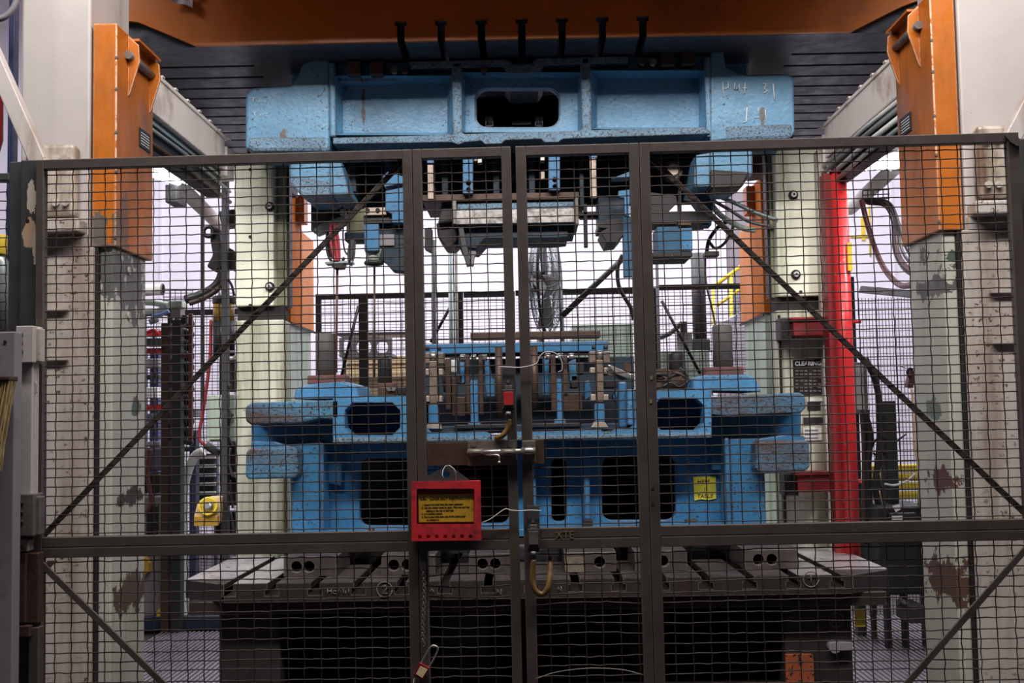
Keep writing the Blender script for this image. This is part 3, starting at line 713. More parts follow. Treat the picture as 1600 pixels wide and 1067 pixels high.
# inside of the casting, its shade painted in dark navy
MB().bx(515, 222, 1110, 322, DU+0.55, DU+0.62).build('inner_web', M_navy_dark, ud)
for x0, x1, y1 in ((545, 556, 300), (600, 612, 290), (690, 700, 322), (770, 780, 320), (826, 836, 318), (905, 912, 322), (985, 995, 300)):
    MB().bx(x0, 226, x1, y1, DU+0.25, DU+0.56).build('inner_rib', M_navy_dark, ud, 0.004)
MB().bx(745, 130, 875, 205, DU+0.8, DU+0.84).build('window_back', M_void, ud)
for px in (765, 842):
    q = W(px, 192, DU+0.5); MB().cyl((q.x, DU+0.45, q.z-0.03), (q.x, DU+0.45, q.z+0.02), 0.022, 14).build('guide_pin', M_steel, ud)
MB().bx(800, 190, 830, 193, DU+0.5, DU+0.52).build('guide_bar', M_steel_dull, ud)
# guide posts hanging inside
# chalk scrawl
chalk(lugR, [], DU) if False else None
def scrawl(strokes, D, m_, r=0.0034):
    return chalk(ud, strokes, D, r, m_)
scrawl([[(1130, 152), (1129, 128), (1137, 128), (1138, 137), (1131, 140)]], DU, M_chalk)
scrawl([[(1148, 130), (1147, 140), (1152, 141), (1155, 131), (1155, 143)]], DU, M_chalk)
scrawl([[(1164, 130), (1163, 147)], [(1160, 138), (1168, 138)]], DU, M_chalk)
scrawl([[(1191, 131), (1197, 131), (1194, 138), (1199, 142), (1193, 146)]], DU, M_chalk)
scrawl([[(1208, 131), (1210, 157)]], DU, M_chalk)
scrawl([[(1167, 168), (1166, 190), (1161, 192)]], DU, M_chalk, 0.003)
scrawl([[(1185, 168), (1184, 178)], [(1196, 172), (1195, 190)], [(1178, 184), (1186, 184)]], DU, M_chalk, 0.002)
scrawl([[(391, 154), (402, 152)], [(396, 153), (396, 162)], [(404, 157), (405, 161), (409, 157), (410, 161), (414, 157), (415, 161)]], DU, M_chalk, 0.0015)
scrawl([[(393, 177), (403, 175)], [(398, 176), (399, 183)], [(407, 178), (407, 182)], [(412, 180), (417, 178), (413, 182), (418, 182)]], DU, M_chalk, 0.0015)
# clamp nuts along the top
for px, py, k in ((552, 106, 1), (588, 106, 2), (1043, 92, 3), (1075, 91, 4)):
    MB().bx(px-10, py-11, px+11, py+10, DU-0.02, DU+0.06).build('clamp_block', M_brown_m, ud, 0.005)
for px, py in ((616, 110), (633, 110), (1020, 98), (1003, 97), (756, 108)):
    q = W(px, py, DU); MB().cyl(q+Vector((0, 0.05, 0)), q+Vector((0, -0.02, 0)), 0.02, 6).build('bolt', M_brown_m if px in (633, 1003, 756) else M_steel_dull, ud)

# ---- tooling that hangs from the upper die
def part_bx(t, nm, mm, x0, y0, x1, y1, D0, D1, bev=0.003):
    return MB().bx(x0, y0, x1, y1, D0, D1).build(nm, mm, t, bev)
ut = thing('hemming_tool', 'steel hemming tool block hanging at the middle of the upper die', 'press tool', (0, 6.2, 2.5))
part_bx(ut, 'cross_bar', M_brown_m, 660, 302, 905, 313, 6.10, 6.6)
part_bx(ut, 'scallop_bar', M_blue_cast, 714, 315, 900, 327, 6.12, 6.5, 0.006)
part_bx(ut, 'steel_face', M_steel, 712, 327, 898, 349, 6.08, 6.4)
part_bx(ut, 'side_cheek', M_steel_dull, 706, 312, 713, 350, 6.07, 6.45)
part_bx(ut, 'side_cheek', M_steel_dull, 897, 309, 904, 350, 6.07, 6.45)
MB().pp([(716, 350), (888, 348), (888, 370), (870, 372), (757, 373), (744, 388), (716, 384)], 6.14, 6.5).build('lower_pad', M_navy_dark, ut, 0.005)
part_bx(ut, 'step', M_navy_dark, 888, 346, 897, 367, 6.16, 6.4)
for a in (0, 1):
    dx = 12*a
    MB().pp([(716+dx, 356), (724+dx, 356), (732+dx, 396), (741, 402) if a else (733, 398), (740 if a else 736, 414), (729+dx*0.6, 416), (722+dx*0.9, 392)], 6.10+0.06*a, 6.15+0.06*a).build('claw', M_grey if a else M_greypost, ut, 0.004)
MB().pp([(681, 348), (716, 346), (716, 376), (708, 384), (694, 384), (684, 370)], 6.2, 6.5).build('cam_block', M_dark, ut, 0.01)
MB().pp([(690, 316), (708, 314), (712, 346), (684, 350)], 6.15, 6.5).build('cam_cheek', M_dark, ut, 0.01)
MB().pp([(663, 357), (674, 356), (674, 393), (669, 391), (663, 388)], 6.2, 6.3).build('stop_plate', M_black, ut, 0.002)
def strip(px0, px1, y0, y1, ysplit, lab):
    t = thing('hanging_strip', lab, 'strip', W((px0+px1)/2, y1, 6.1))
    part_bx(t, 'upper_strip', M_blue_lo, px0, y0, px1, ysplit, 6.06, 6.10)
    part_bx(t, 'lower_strip', M_steel_rust, px0+1, ysplit, px1-1, y1, 6.065, 6.10)
M_steel_rust = mat('steel_speckled', C(176, 160, 146), 0.5, 0.4, 0.3, 12, chip=C(90, 60, 44), chip_amt=0.6, chip_scale=60, chip_mask=0, bump=0.1)
strip(667, 678, 238, 311, 255, 'narrow steel strip with a blue top hanging at the left of the upper die tooling')
strip(921, 933, 230, 309, 247, 'narrow steel strip with a blue top hanging at the right of the upper die tooling')
def hole_strip(px0, px1, y0, y1, lab):
    t = thing('hole_strip', lab, 'strip', W((px0+px1)/2, y1, 6.1))
    cx = (px0+px1)/2+1
    MB().pp([(px0, y0), (px1, y0), (px1, y1), (px0, y1)], 6.06, 6.10, [circ(cx, y1-16, 4, 12)[:-1], circ(cx, y1-5.5, 3.6, 12)[:-1]]).build('strip', M_blue_lo, t, 0.002)
    MB().bx(px0, y1-24, px1, y1, 6.1, 6.13).build('backing', M_ink, t)
hole_strip(723, 739, 236, 302, 'blue strip with two round holes behind the left gate door')
hole_strip(857, 875, 234, 297, 'blue strip with two round holes behind the right gate door')
t = thing('spacer_bolt', 'short bright spacer bolt beside the left holed blue strip', 'bolt', W(746, 254, 6.1))
part_bx(t, 'collar', M_steel_dull, 740, 232, 746, 252, 6.08, 6.12); part_bx(t, 'shank', M_steel, 746, 232, 753, 255, 6.07, 6.12)
t = thing('spacer_bolt', 'bright spacer bolt with rusty shank beside the right holed blue strip', 'bolt', W(848, 280, 6.1))
part_bx(t, 'collar', M_steel, 844, 230, 851, 252, 6.07, 6.12); part_bx(t, 'shank', M_steel_rust, 845, 268, 851, 280, 6.09, 6.12)
t = thing('stop_bar', 'thin black stop bar hanging right of the steel tool face', 'bar', W(915, 386, 6.3))
part_bx(t, 'bar', M_black, 912, 318, 918, 386, 6.3, 6.34); part_bx(t, 'hook', M_black, 906, 334, 936, 340, 6.32, 6.4)
t = thing('black_roller_bracket', 'black faceted bracket hanging beside the right gate door post', 'bracket', W(955, 380, 6.25))
MB().pp([(935, 345), (975, 340), (975, 366), (965, 378), (948, 380), (938, 362), (948, 357), (935, 356)], 6.2, 6.5).build('block', M_black, t, 0.004)
part_bx(t, 'mount', M_navy_dark, 935, 308, 975, 345, 6.25, 6.5)
part_bx(t, 'arm', M_black, 900, 330, 968, 337, 6.3, 6.4)
t = thing('slide_guide', 'blue notched slide guide plate at the right of the upper die opening', 'guide plate', W(975, 430, 6.2))
MB().pp([(966, 298), (984, 296), (984, 338), (976, 337), (975, 309), (966, 308)], 6.1, 6.14).build('notched_plate', M_blue_lo, t, 0.003)
part_bx(t, 'long_plate', M_navy, 974, 338, 988, 432, 6.2, 6.26)
MB().pp([(955, 279), (984, 268), (984, 277)], 6.1, 6.2).build('wedge', M_blue_lo, t)
# left bracketry
t = thing('clamp_cylinder', 'blue clamp cylinder block hanging at the left of the upper die', 'cylinder', W(590, 415, 6.25))
MB().pp([(602, 298), (632, 292), (632, 348), (612, 348), (612, 334), (602, 330)], 6.12, 6.3).build('mounting_plate', M_blue_lo, t, 0.004)
MB().pp([(598, 275), (606, 268), (632, 276), (632, 286), (600, 292)], 6.1, 6.3).build('bracket', M_blue_lo, t, 0.004)
part_bx(t, 'head_block', M_steel_rust, 569, 324, 604, 336, 6.14, 6.3)
for px in (574, 590): 
    q = W(px, 328, 6.13); MB().cyl(q, q+Vector((0, 0.02, 0)), 0.012, 10).build('port', M_ink, t)
part_bx(t, 'body', M_blue_lo, 569, 350, 592, 392, 6.15, 6.32, 0.004)
part_bx(t, 'shadow_plate', M_dark, 568, 336, 612, 349, 6.16, 6.3)
part_bx(t, 'side_body', M_navy_dark, 592, 350, 632, 384, 6.2, 6.36, 0.004)
part_bx(t, 'latch', M_grey, 592, 366, 616, 384, 6.18, 6.2, 0.004)
MB().pp([(590, 384), (632, 380), (632, 424), (612, 422), (600, 408), (592, 404)], 6.2, 6.34).build('lower_plate', M_navy_dark, t, 0.004)
q0, q1 = W(584, 390, 6.22), W(584, 411, 6.22)
MB().cyl(q0, q1, 0.05, 18, 0.033).build('end_cone', M_teal if 'M_teal' in globals() else M_pale_green, t)
MB().ring(q1, (0, 0, 1), 0.042, 0.012, 20, 6).build('end_ring', M_dark, t)
def rod(px0, py0, px1, py1, D, r, mm, lab, nm='hanging_rod', cat='rod'):
    a, b = W(px0, py0, D), W(px1, py1, D)
    return simple(nm, mm, MB().cyl(a, b, r, 10), lab, cat)
rod(585, 412, 585, 590, 6.3, 0.006, M_brown_m, 'thin rusty rod hanging below the blue clamp cylinder')
rod(527, 418, 525, 582, 6.35, 0.007, M_maroon, 'thin dark red rod hanging below the red hose loop')
t = thing('hose_loop', 'bunched red hoses hanging in a black looped carrier left of the gate doors', 'hose', W(524, 415, 6.35))
for k, dx in enumerate((0, 4, 8, 12)):
    MB().tube(path([(517+dx*0.6, 350), (516+dx, 372), (519+dx*0.9, 390), (524+dx*0.5, 408)], 6.3+0.02*(k % 2)), 0.008, 8).build('red_hose', M_redhose, t)
MB().tube(path([(511, 366), (511, 390), (518, 408), (532, 412), (538, 402)], 6.34), 0.008, 8).build('carrier_band', M_black, t)
MB().pp([(510, 362), (516, 362), (520, 404), (514, 400)], 6.36, 6.4).build('carrier_side', M_black, t, 0.002)
MB().pp([(508, 409), (550, 407), (550, 410), (508, 412)], 6.3, 6.4).build('tray', M_galv, t)
MB().pp([(516, 412), (538, 411), (535, 418), (520, 419)], 6.3, 6.4).build('tray_cup', M_dark, t, 0.005)
t = thing('oval_pulley', 'dark grey oval pulley plate hanging beside the red hoses', 'pulley', W(547, 416, 6.35))
MB().pp(circ(549, 396, 1, 3)[:0]+[(545, 376), (554, 374), (553, 395), (548, 415), (543, 411), (542, 395)], 6.3, 6.36).build('plate', M_greypost, t, 0.006)
MB().tube(path([(537, 340), (536, 372), (539, 392), (545, 400)], 6.32), 0.005, 6).build('loop_wire', M_black, t)
t = thing('support_bracket', 'dull grey slanted arm behind the diagonal brace, left of the clamp cylinder', 'arm', W(510, 365, 6.5))
MB().pp([(490, 358), (538, 340), (541, 350), (495, 368)], 6.5, 6.56).build('arm', M_galv, t, 0.004)
MB().pp([(486, 318), (536, 308), (540, 336), (500, 350), (486, 360)], 6.56, 6.7).build('back_plate', M_dark, t)
part_bx(t, 'valve_block', M_olive, 541, 326, 570, 364, 6.45, 6.6, 0.004)
part_bx(t, 'valve_base', M_navy_dark, 538, 362, 572, 376, 6.45, 6.6, 0.008)
part_bx(t, 'lamp_lens', M_pale, 531, 326, 539, 336, 6.48, 6.5, 0.002)
# right bracketry
t = thing('blue_box_unit', 'two toned blue box unit hanging at the right of the upper die', 'box unit', W(1055, 398, 6.25))
part_bx(t, 'side_face', M_navy, 1027, 354, 1064, 394, 6.22, 6.45, 0.004)
part_bx(t, 'front_face', M_blue_lo, 1064, 356, 1082, 392, 6.2, 6.42, 0.004)
part_bx(t, 'base_plate', M_dark, 1014, 394, 1082, 401, 6.18, 6.5, 0.002)
part_bx(t, 'clip', M_brown_m, 1060, 344, 1080, 352, 6.2, 6.3, 0.002)
part_bx(t, 'arm', M_black, 1014, 330, 1108, 350, 6.28, 6.5, 0.003)
MB().pp([(1014, 300), (1056, 306), (1058, 316), (1044, 330), (1014, 332)], 6.3, 6.4).build('gusset', M_black, t)
part_bx(t, 'post', M_black, 1060, 298, 1065, 332, 6.3, 6.36)
MB().pp([(1081, 310), (1098, 300), (1108, 306), (1114, 318), (1112, 352), (1098, 352), (1096, 330)], 6.3, 6.42).build('bracket', M_navy, t, 0.004)
part_bx(t, 'foot', M_dark, 1102, 392, 1124, 400, 6.25, 6.35, 0.004)
q = W(1052, 265, 6.3); 
t = thing('rusty_bushing', 'rusty bright bushing in the dark right side of the upper die', 'bushing', q)
MB().cyl(q, q+Vector((0, 0.1, 0)), 0.055, 24).build('housing', M_brown_m, t, 0.004)
MB().cyl(q+Vector((0, -0.01, 0)), q+Vector((0, 0.02, 0)), 0.034, 20).build('face', M_steel_rust, t, 0.003)
# hydraulic lines looping under the right lug
for k, (pts, r, mm, lab) in enumerate((
    ([(1120, 306), (1150, 318), (1180, 332), (1215, 344)], 0.012, M_galv, 'upper pale hydraulic line under the right lug of the upper die'),
    ([(1112, 312), (1140, 328), (1170, 346), (1205, 354)], 0.010, M_steel_dull, 'middle hydraulic line under the right lug of the upper die'),
    ([(1110, 318), (1128, 338), (1160, 356), (1180, 360)], 0.016, M_pale_green, 'thick pale green line under the right lug of the upper die'),
    ([(1104, 395), (1108, 375), (1122, 355), (1138, 345)], 0.011, M_black, 'black cable rising beside the blue box unit'),
    ([(1108, 378), (1118, 388), (1132, 380), (1143, 362), (1146, 350)], 0.009, M_black, 'black cable loop hanging right of the blue box unit'),
    ([(1102, 400), (1103, 440), (1112, 480), (1118, 510)], 0.006, M_brown_m, 'thin brown cable dropping towards the right guide post'))):
    simple('hydraulic_line', mm, MB().tube(path(pts, 6.5+0.02*k), r, 8), lab, 'cable')

# ================================================================== lower die
DL = 5.9
M_blue_lo_worn = mat('blue_paint_worn', C(70, 132, 176), 0.5, 0, 0.2, 6, chip=C(60, 46, 46), chip_amt=0.75, chip_scale=60, chip_mask=3.5, edge=C(80, 56, 48), edge_r=0.014, bump=0.3)
zdb = zb+0.1
ld = thing('lower_die', 'large blue cast lower die with rusted lugs and dark windows, standing on riser blocks', 'die', (0, 6.3, zdb))
# upper flange lugs
MB().pp([(382, 636), (392, 629), (532, 625), (532, 657), (500, 655), (470, 662), (392, 664), (383, 658)], DL, DL+0.55).build('upper_lug', M_blue_rust, ld, 0.016, seg=3)
MB().pp([(1112, 620), (1250, 613), (1258, 619), (1260, 636), (1252, 645), (1140, 650), (1112, 648)], DL, DL+0.55).build('upper_lug', M_blue_rust, ld, 0.016, seg=3)
MB().pp([(384, 706), (392, 700), (460, 698), (466, 704), (466, 742), (460, 747), (388, 749), (383, 744)], DL, DL+0.45).build('lower_lug', M_blue_rust, ld, 0.016, seg=3)
MB().pp([(1180, 694), (1188, 689), (1258, 687), (1265, 692), (1266, 730), (1258, 736), (1186, 739), (1180, 734)], DL, DL+0.45).build('lower_lug', M_blue_rust, ld, 0.016, seg=3)
# lug webs between upper and lower lugs (set back)
MB().pp([(392, 655), (534, 650), (534, 760), (455, 745), (392, 705)], DL+0.25, DL+0.5).build('lug_web', M_blue_lo, ld, 0.01)
MB().pp([(1112, 640), (1252, 636), (1252, 695), (1196, 730), (1112, 735)], DL+0.25, DL+0.5).build('lug_web', M_blue_lo, ld, 0.01)
MB().pp([(392, 690), (430, 690), (462, 700), (392, 706)], DL+0.08, DL+0.3).build('lug_fillet', M_blue_lo, ld, 0.006)
MB().pp([(1182, 686), (1222, 680), (1258, 682), (1258, 692), (1182, 696)], DL+0.08, DL+0.3).build('lug_fillet', M_blue_lo, ld, 0.006)
# front frame of the upper tier, with the two octagonal windows and the open middle
def octo(x0, y0, x1, y1, c): return [(x0+c, y0), (x1-c, y0), (x1, y0+c), (x1, y1-c), (x1-c, y1), (x0+c, y1), (x0, y1-c), (x0, y0+c)]
MB().pp([(520, 620), (640, 617), (660, 617), (660, 664), (672, 676), (760, 675), (772, 683), (792, 683), (804, 675), (940, 672), (946, 678), (954, 678), (962, 671), (984, 670), (992, 662), (992, 612), (1112, 607), (1112, 684), (990, 687), (660, 691), (520, 692)], DL, DL+0.12,
    [octo(539, 629, 625, 680, 12), octo(1022, 622, 1099, 672, 11)]).build('upper_frame', M_blue_lo_worn, ld, 0.008) if 'M_blue_lo_worn' in globals() else None
MB().pp([(520, 684), (1112, 676), (1112, 684), (520, 692)], DL-0.006, DL+0.35).build('rough_ledge', M_blue_cast, ld, 0.006)
for x0, y0, x1, y1 in ((534, 624, 630, 686), (1016, 618, 1104, 678)):
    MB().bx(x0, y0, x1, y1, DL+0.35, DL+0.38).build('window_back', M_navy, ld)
    m = MB(); a, b, c, d = R(x0, y0, x1, y1, DL+0.1)
    m.box(a, a+0.012, DL+0.1, DL+0.36, c, d); m.box(b-0.012, b, DL+0.1, DL+0.36, c, d); m.box(a, b, DL+0.1, DL+0.36, c, c+0.012)
    m.build('window_reveal', M_blue_lo, ld)
# top deck
MB().bx(520, 618, 660, 628, DL+0.1, DL+0.9).build('deck', M_blue_rust, ld, 0.006)
MB().bx(992, 608, 1114, 618, DL+0.1, DL+0.9).build('deck', M_blue_rust, ld, 0.006)
# raised corner pads
MB().pp([(458, 624), (462, 606), (484, 600), (536, 596), (558, 602), (562, 622)], DL+0.1, DL+0.6).build('corner_pad', M_blue_lo_worn, ld, 0.012, seg=3)
MB().pp([(1082, 610), (1084, 590), (1100, 586), (1168, 585), (1180, 590), (1190, 612)], DL+0.1, DL+0.6).build('corner_pad', M_blue_lo_worn, ld, 0.012, seg=3)
# main web below, set back under the frame, with its big windows
MB().pp([(453, 690), (1192, 676), (1192, 838), (455, 842)], DL+0.3, DL+0.36,
    [rrect(562, 716, 660, 822, 14), rrect(700, 716, 795, 818, 14), rrect(862, 716, 885, 815, 9), rrect(941, 712, 1056, 813, 15)]).build('main_web', M_blue_lo, ld, 0.008)
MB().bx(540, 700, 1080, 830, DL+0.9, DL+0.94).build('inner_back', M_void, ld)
for x0, x1, d in ((455, 506, 0.12), (1142, 1196, 0.12), (912, 922, 0.2), (830, 838, 0.2), (500, 506, 0.1), (1134, 1142, 0.1)):
    MB().bx(x0, 692 if x0 < 900 else 684, x1, 838, DL+d, DL+0.34).build('buttress', M_blue_lo, ld, 0.01)
MB().bx(455, 826, 1194, 842, DL+0.05, DL+0.34).build('foot_flange', M_blue_lo, ld, 0.006)
MB().box(WX(460, 800, DL), WX(1190, 800, DL), DL+0.05, DL+0.9, zdb, WZ(826, 838, DL)).build('base_slab', M_bed, ld, 0.004)
# small drain block and bolts
MB().bx(912, 812, 926, 836, DL+0.12, DL+0.2).build('drain_block', M_dark, ld, 0.003)
q = W(580, 833, DL+0.03); MB().cyl(q, q+Vector((0, 0, 0.025)), 0.02, 6).build('bolt', M_brown_m, ld)
MB().pp([(538, 834), (600, 832), (614, 838), (530, 840)], DL, DL+0.06).build('clamp_foot', M_brown_m, ld, 0.004)
MB().bx(1072, 812, 1090, 824, DL+0.25, DL+0.3).build('rusty_clip', M_rusty if 'M_rusty' in globals() else M_brown_m, ld, 0.004)
# note taped on the web
DN = DL+0.295
note = thing('paper_note', 'yellow paper note reading HEM 1 TABLE taped on the lower die', 'note', W(1100, 781, DN))
MB().pp([(1083, 745), (1118, 744), (1119, 779), (1108, 781), (1094, 780), (1085, 782)], DN-0.003, DN).build('paper', M_paper, note)
for s_, x, y, h in (('HEM', 1089, 756, 0.033), ('1', 1099, 767, 0.028), ('TABLE', 1089, 778, 0.030)):
    q = W(x, y, DN-0.005); text('lettering', s_, M_ink, note, (q.x, DN-0.0045, q.z), h, shear=0.15)
MB().tube([W(1098, 769, DN-0.005), W(1104, 769, DN-0.005)], 0.0015, 5).build('lettering', M_ink, note)
# guide posts
def gpost(px, y0, y1, wpx, D, lab, base, mm):
    t = thing('guide_post', lab, 'guide post', W(px, y1, D))
    a, b = W(px, y0, D), W(px, y1, D); r = wpx*D/1800/2
    MB().tube([(a.x, D, b.z-0.03), (a.x, D, a.z-0.012), (a.x, D, a.z)], r, 24, True, [r, r, r*0.9]).build('post', mm, t)
    if base:
        x0, x1, y0_, y1_ = base
        MB().bx(x0, y0_, x1, y1_, D-r-0.04, D+r).build('base_flange', M_base_red, t, 0.006)
M_base_red = mat('rusty_red_base', C(92, 62, 56), 0.7, 0, 0.3, 10, chip=C(130, 40, 44), chip_amt=0.7, chip_scale=25, chip_mask=0, bump=0.2)
M_post = mat('post_dull_grey', C(92, 90, 86), 0.55, 0.2, 0.25, 10, dirt=C(60, 52, 46), dirt_amt=0.4, bump=0.15)
gpost(509, 521, 590, 32, 6.35, 'tall grey guide post on the left corner pad of the lower die', (480, 540, 586, 600), M_post)
gpost(601, 559, 604, 22, 6.5, 'short dark guide post behind the left octagonal window of the lower die', (590, 616, 598, 618), M_dark)
gpost(1128, 508, 576, 31, 6.35, 'tall grey guide post on the right corner pad of the lower die', (1102, 1162, 573, 588), M_post)
gpost(1056, 551, 590, 24, 6.5, 'short dark guide post with scrap around its foot, right of the gate post', (1046, 1068, 578, 600), M_dark)
t = thing('scrap_pile', 'heap of dark oily scrap and shims around the short right guide post', 'scrap', W(1050, 600, 6.2))
MB().pp([(1025, 606), (1026, 578), (1040, 574), (1070, 590), (1086, 592), (1082, 606)], 6.25, 6.4).build('shim_block', M_brown_m, t, 0.004)
for k in range(7):
    a = W(1028+7*k, 582+random.uniform(0, 14), 6.2+random.uniform(-.03, .05)); d = Vector((random.uniform(-1, 1), random.uniform(-.3, .3), random.uniform(-.5, .5))).normalized()*0.05
    MB().tube([a-d, a+Vector((0, 0, .01)), a+d], 0.008, 6).build('scrap_strip', M_brown_m if k % 2 else M_dark, t)
MB().tube(path([(1036, 604), (1048, 598), (1062, 604), (1078, 594)], 6.1), 0.006, 6).build('cable_end', M_black, t)
t = thing('shim_pad', 'dark oily shim clamp beside the short left guide post', 'clamp', W(600, 618, 6.2))
part_bx(t, 'block', M_brown_m, 592, 604, 616, 620, 6.2, 6.3, 0.006)
for px in (608, 614):
    q = W(px, 607, 6.18); MB().cyl(q, q+Vector((0, 0.03, 0)), 0.014, 8).build('bolt', M_steel_dull, t)
part_bx(t, 'side_block', M_dark, 620, 604, 634, 617, 6.25, 6.35, 0.006)

# ---- hemming mechanism in the middle of the lower die
hm = thing('hemming_table', 'blue hemming table rails and roller posts in the open middle of the lower die', 'press tool', (0, 6.2, 1.62))
part_bx(hm, 'top_rail', M_blue_lo, 664, 535, 950, 551, 6.30, 6.40, 0.004)
part_bx(hm, 'top_bar', M_brown_m, 735, 518, 938, 529, 6.5, 6.6, 0.004)
part_bx(hm, 'rail_shadow_bar', M_dark, 664, 551, 950, 556, 6.36, 6.44)
part_bx(hm, 'rear_wall', M_navy_dark, 660, 560, 992, 676, 6.75, 6.8)  # darkness of the gaps behind the tooling is put into the colour
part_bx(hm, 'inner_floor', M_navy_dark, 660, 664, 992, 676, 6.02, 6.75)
for x0, x1 in ((710, 792), (829, 908)): part_bx(hm, 'ledge_bar', M_dark, x0, 661 if x0 > 800 else 663, x1, 667 if x0 > 800 else 669, 5.98, 6.05)
part_bx(hm, 'corner_post', M_blue_lo, 967, 596, 980, 668, 6.0, 6.1, 0.01)
part_bx(hm, 'corner_frame', M_blue_lo_worn, 980, 608, 993, 664, 5.93, 6.02, 0.006)
def part_pp(t, nm, mm, pts, D0, D1, bev=0.004): return MB().pp(pts, D0, D1).build(nm, mm, t, bev)
for pts in ([(757, 563), (764, 562), (768, 590), (773, 594), (773, 620), (760, 620), (757, 600)], [(718, 566), (726, 566), (726, 598), (720, 600)], [(848, 560), (858, 562), (859, 618), (848, 618)], [(888, 565), (900, 560), (902, 594), (890, 596)], [(913, 596), (921, 594), (926, 618), (914, 626)], [(957, 618), (964, 608), (968, 610), (960, 628)]):
    part_pp(hm, 'wedge', M_blue_lo, pts, 6.3, 6.4)
for px0, px1, y0, y1 in ((728, 734, 554, 648), (748, 755, 554, 648), (861, 869, 555, 642), (880, 887, 555, 612), (706, 714, 590, 650), (714, 727, 620, 650), (881, 910, 615, 643), (696, 704, 560, 640)):
    part_bx(hm, 'link_bar', M_brown_m, px0, y0, px1, y1, 6.22 + (px0 % 3)*0.03, 6.30 + (px0 % 3)*0.03)
for x0, x1 in ((735, 747), (870, 880)):
    part_bx(hm, 'blue_bar', M_blue_lo, x0, 592 if x0 > 800 else 594, x1, 658 if x0 > 800 else 663, 6.05, 6.12)
    part_bx(hm, 'bar_foot', M_blue_lo_worn, x0-4, 655 if x0 > 800 else 659, x1+4, 663 if x0 > 800 else 666, 6.03, 6.14)
for px, py in ((723, 559), (740, 559), (757, 559), (856, 557), (876, 557), (893, 557)):
    q = W(px, py, 6.2); MB().cyl(q-Vector((0.014, 0, 0)), q+Vector((0.014, 0, 0)), 0.018, 14).build('roller', M_steel, hm)
for px in (779, 834):
    y0, y1 = (542, 652) if px < 800 else (540, 645)
    q0, q1 = W(px, y0, 6.12), W(px, y1, 6.12)
    MB().cyl(q0, (q0.x, 6.12, q1.z), 0.02, 16).build('rusty_column', M_rusty_col if 'M_rusty_col' in globals() else M_brown_m, hm)
part_bx(hm, 'white_cover', M_pale, 702, 562, 713, 582, 6.3, 6.36, 0.006)
for px, py, w_, h_ in ((690, 570, 9, 14), (696, 590, 12, 16), (700, 605, 16, 14), (716, 592, 14, 16), (898, 596, 12, 20), (906, 575, 14, 18), (955, 600, 20, 12), (955, 580, 24, 10)):
    part_bx(hm, 'cam_block', M_dark, px-w_/2, py-h_/2, px+w_/2, py+h_/2, 6.3, 6.5, 0.006)
def arm(cx, y0, lab):
    """clevis arm with roller on a blue post"""
    t = thing('clevis_arm', lab, 'roller arm', W(cx, y0+115, 6.05))
    part_bx(t, 'arm', M_arm, cx-6, y0+16, cx+6, y0+82, 6.04, 6.14)
    for s in (-1, 1):
        part_bx(t, 'clevis_cheek', M_arm, cx+s*11-5, y0+3, cx+s*11+5, y0+20, 6.03, 6.14, 0.003)
        part_bx(t, 'upper_ear', M_steel_rust, cx+s*11-4, y0+28, cx+s*11+4, y0+38, 6.03, 6.12, 0.004)
        part_bx(t, 'lower_ear', M_steel_rust, cx+s*10-4, y0+70, cx+s*10+4, y0+80, 6.03, 6.12, 0.004)
        q = W(cx+s*9, y0, 6.08); MB().cyl(q, q+Vector((0, 0, 0.02)), 0.012, 8).build('cap_screw', M_dark, t)
    q = W(cx, y0+9, 6.07); MB().cyl(q-Vector((0.017, 0, 0)), q+Vector((0.017, 0, 0)), 0.026, 18).build('roller', M_steel, t)
    q = W(cx, y0+15, 6.07); MB().cyl(q-Vector((0.05, 0, 0)), q+Vector((0.05, 0, 0)), 0.009, 10).build('axle', M_steel_dull, t)
    part_bx(t, 'post', M_blue_lo, cx-8, y0+84, cx+8, y0+113, 6.05, 6.14, 0.004)
    part_pp(t, 'foot', M_steel_rust, [(cx-14, y0+122), (cx-8, y0+113), (cx+8, y0+113), (cx+14, y0+122)], 6.0, 6.12)
M_arm = mat('arm_steel_worn', C(140, 124, 112), 0.45, 0.5, 0.25, 12, chip=C(70, 50, 40), chip_amt=0.4, chip_scale=60, chip_mask=0, bump=0.1)
arm(677, 548, 'left grey clevis arm with bright roller, beside the left door stile')
arm(937, 546, 'right grey clevis arm with bright roller, left of the right door stile')
t = thing('silver_lever', 'bright scissor lever with brown block right of the right clevis arm', 'lever', W(970, 590, 6.05))
part_pp(t, 'upper_plate', M_steel, [(949, 570), (953, 570), (984, 583), (990, 590), (984, 593), (962, 584)], 6.0, 6.03)
part_pp(t, 'lower_plate', M_steel_dull, [(944, 576), (960, 582), (985, 593), (972, 594), (950, 586)], 6.03, 6.06)
part_pp(t, 'brown_block', M_brown_m, [(977, 567), (984, 565), (989, 583), (975, 578)], 6.02, 6.1)
part_bx(t, 'tip', M_steel, 983, 584, 990, 591, 5.99, 6.03)

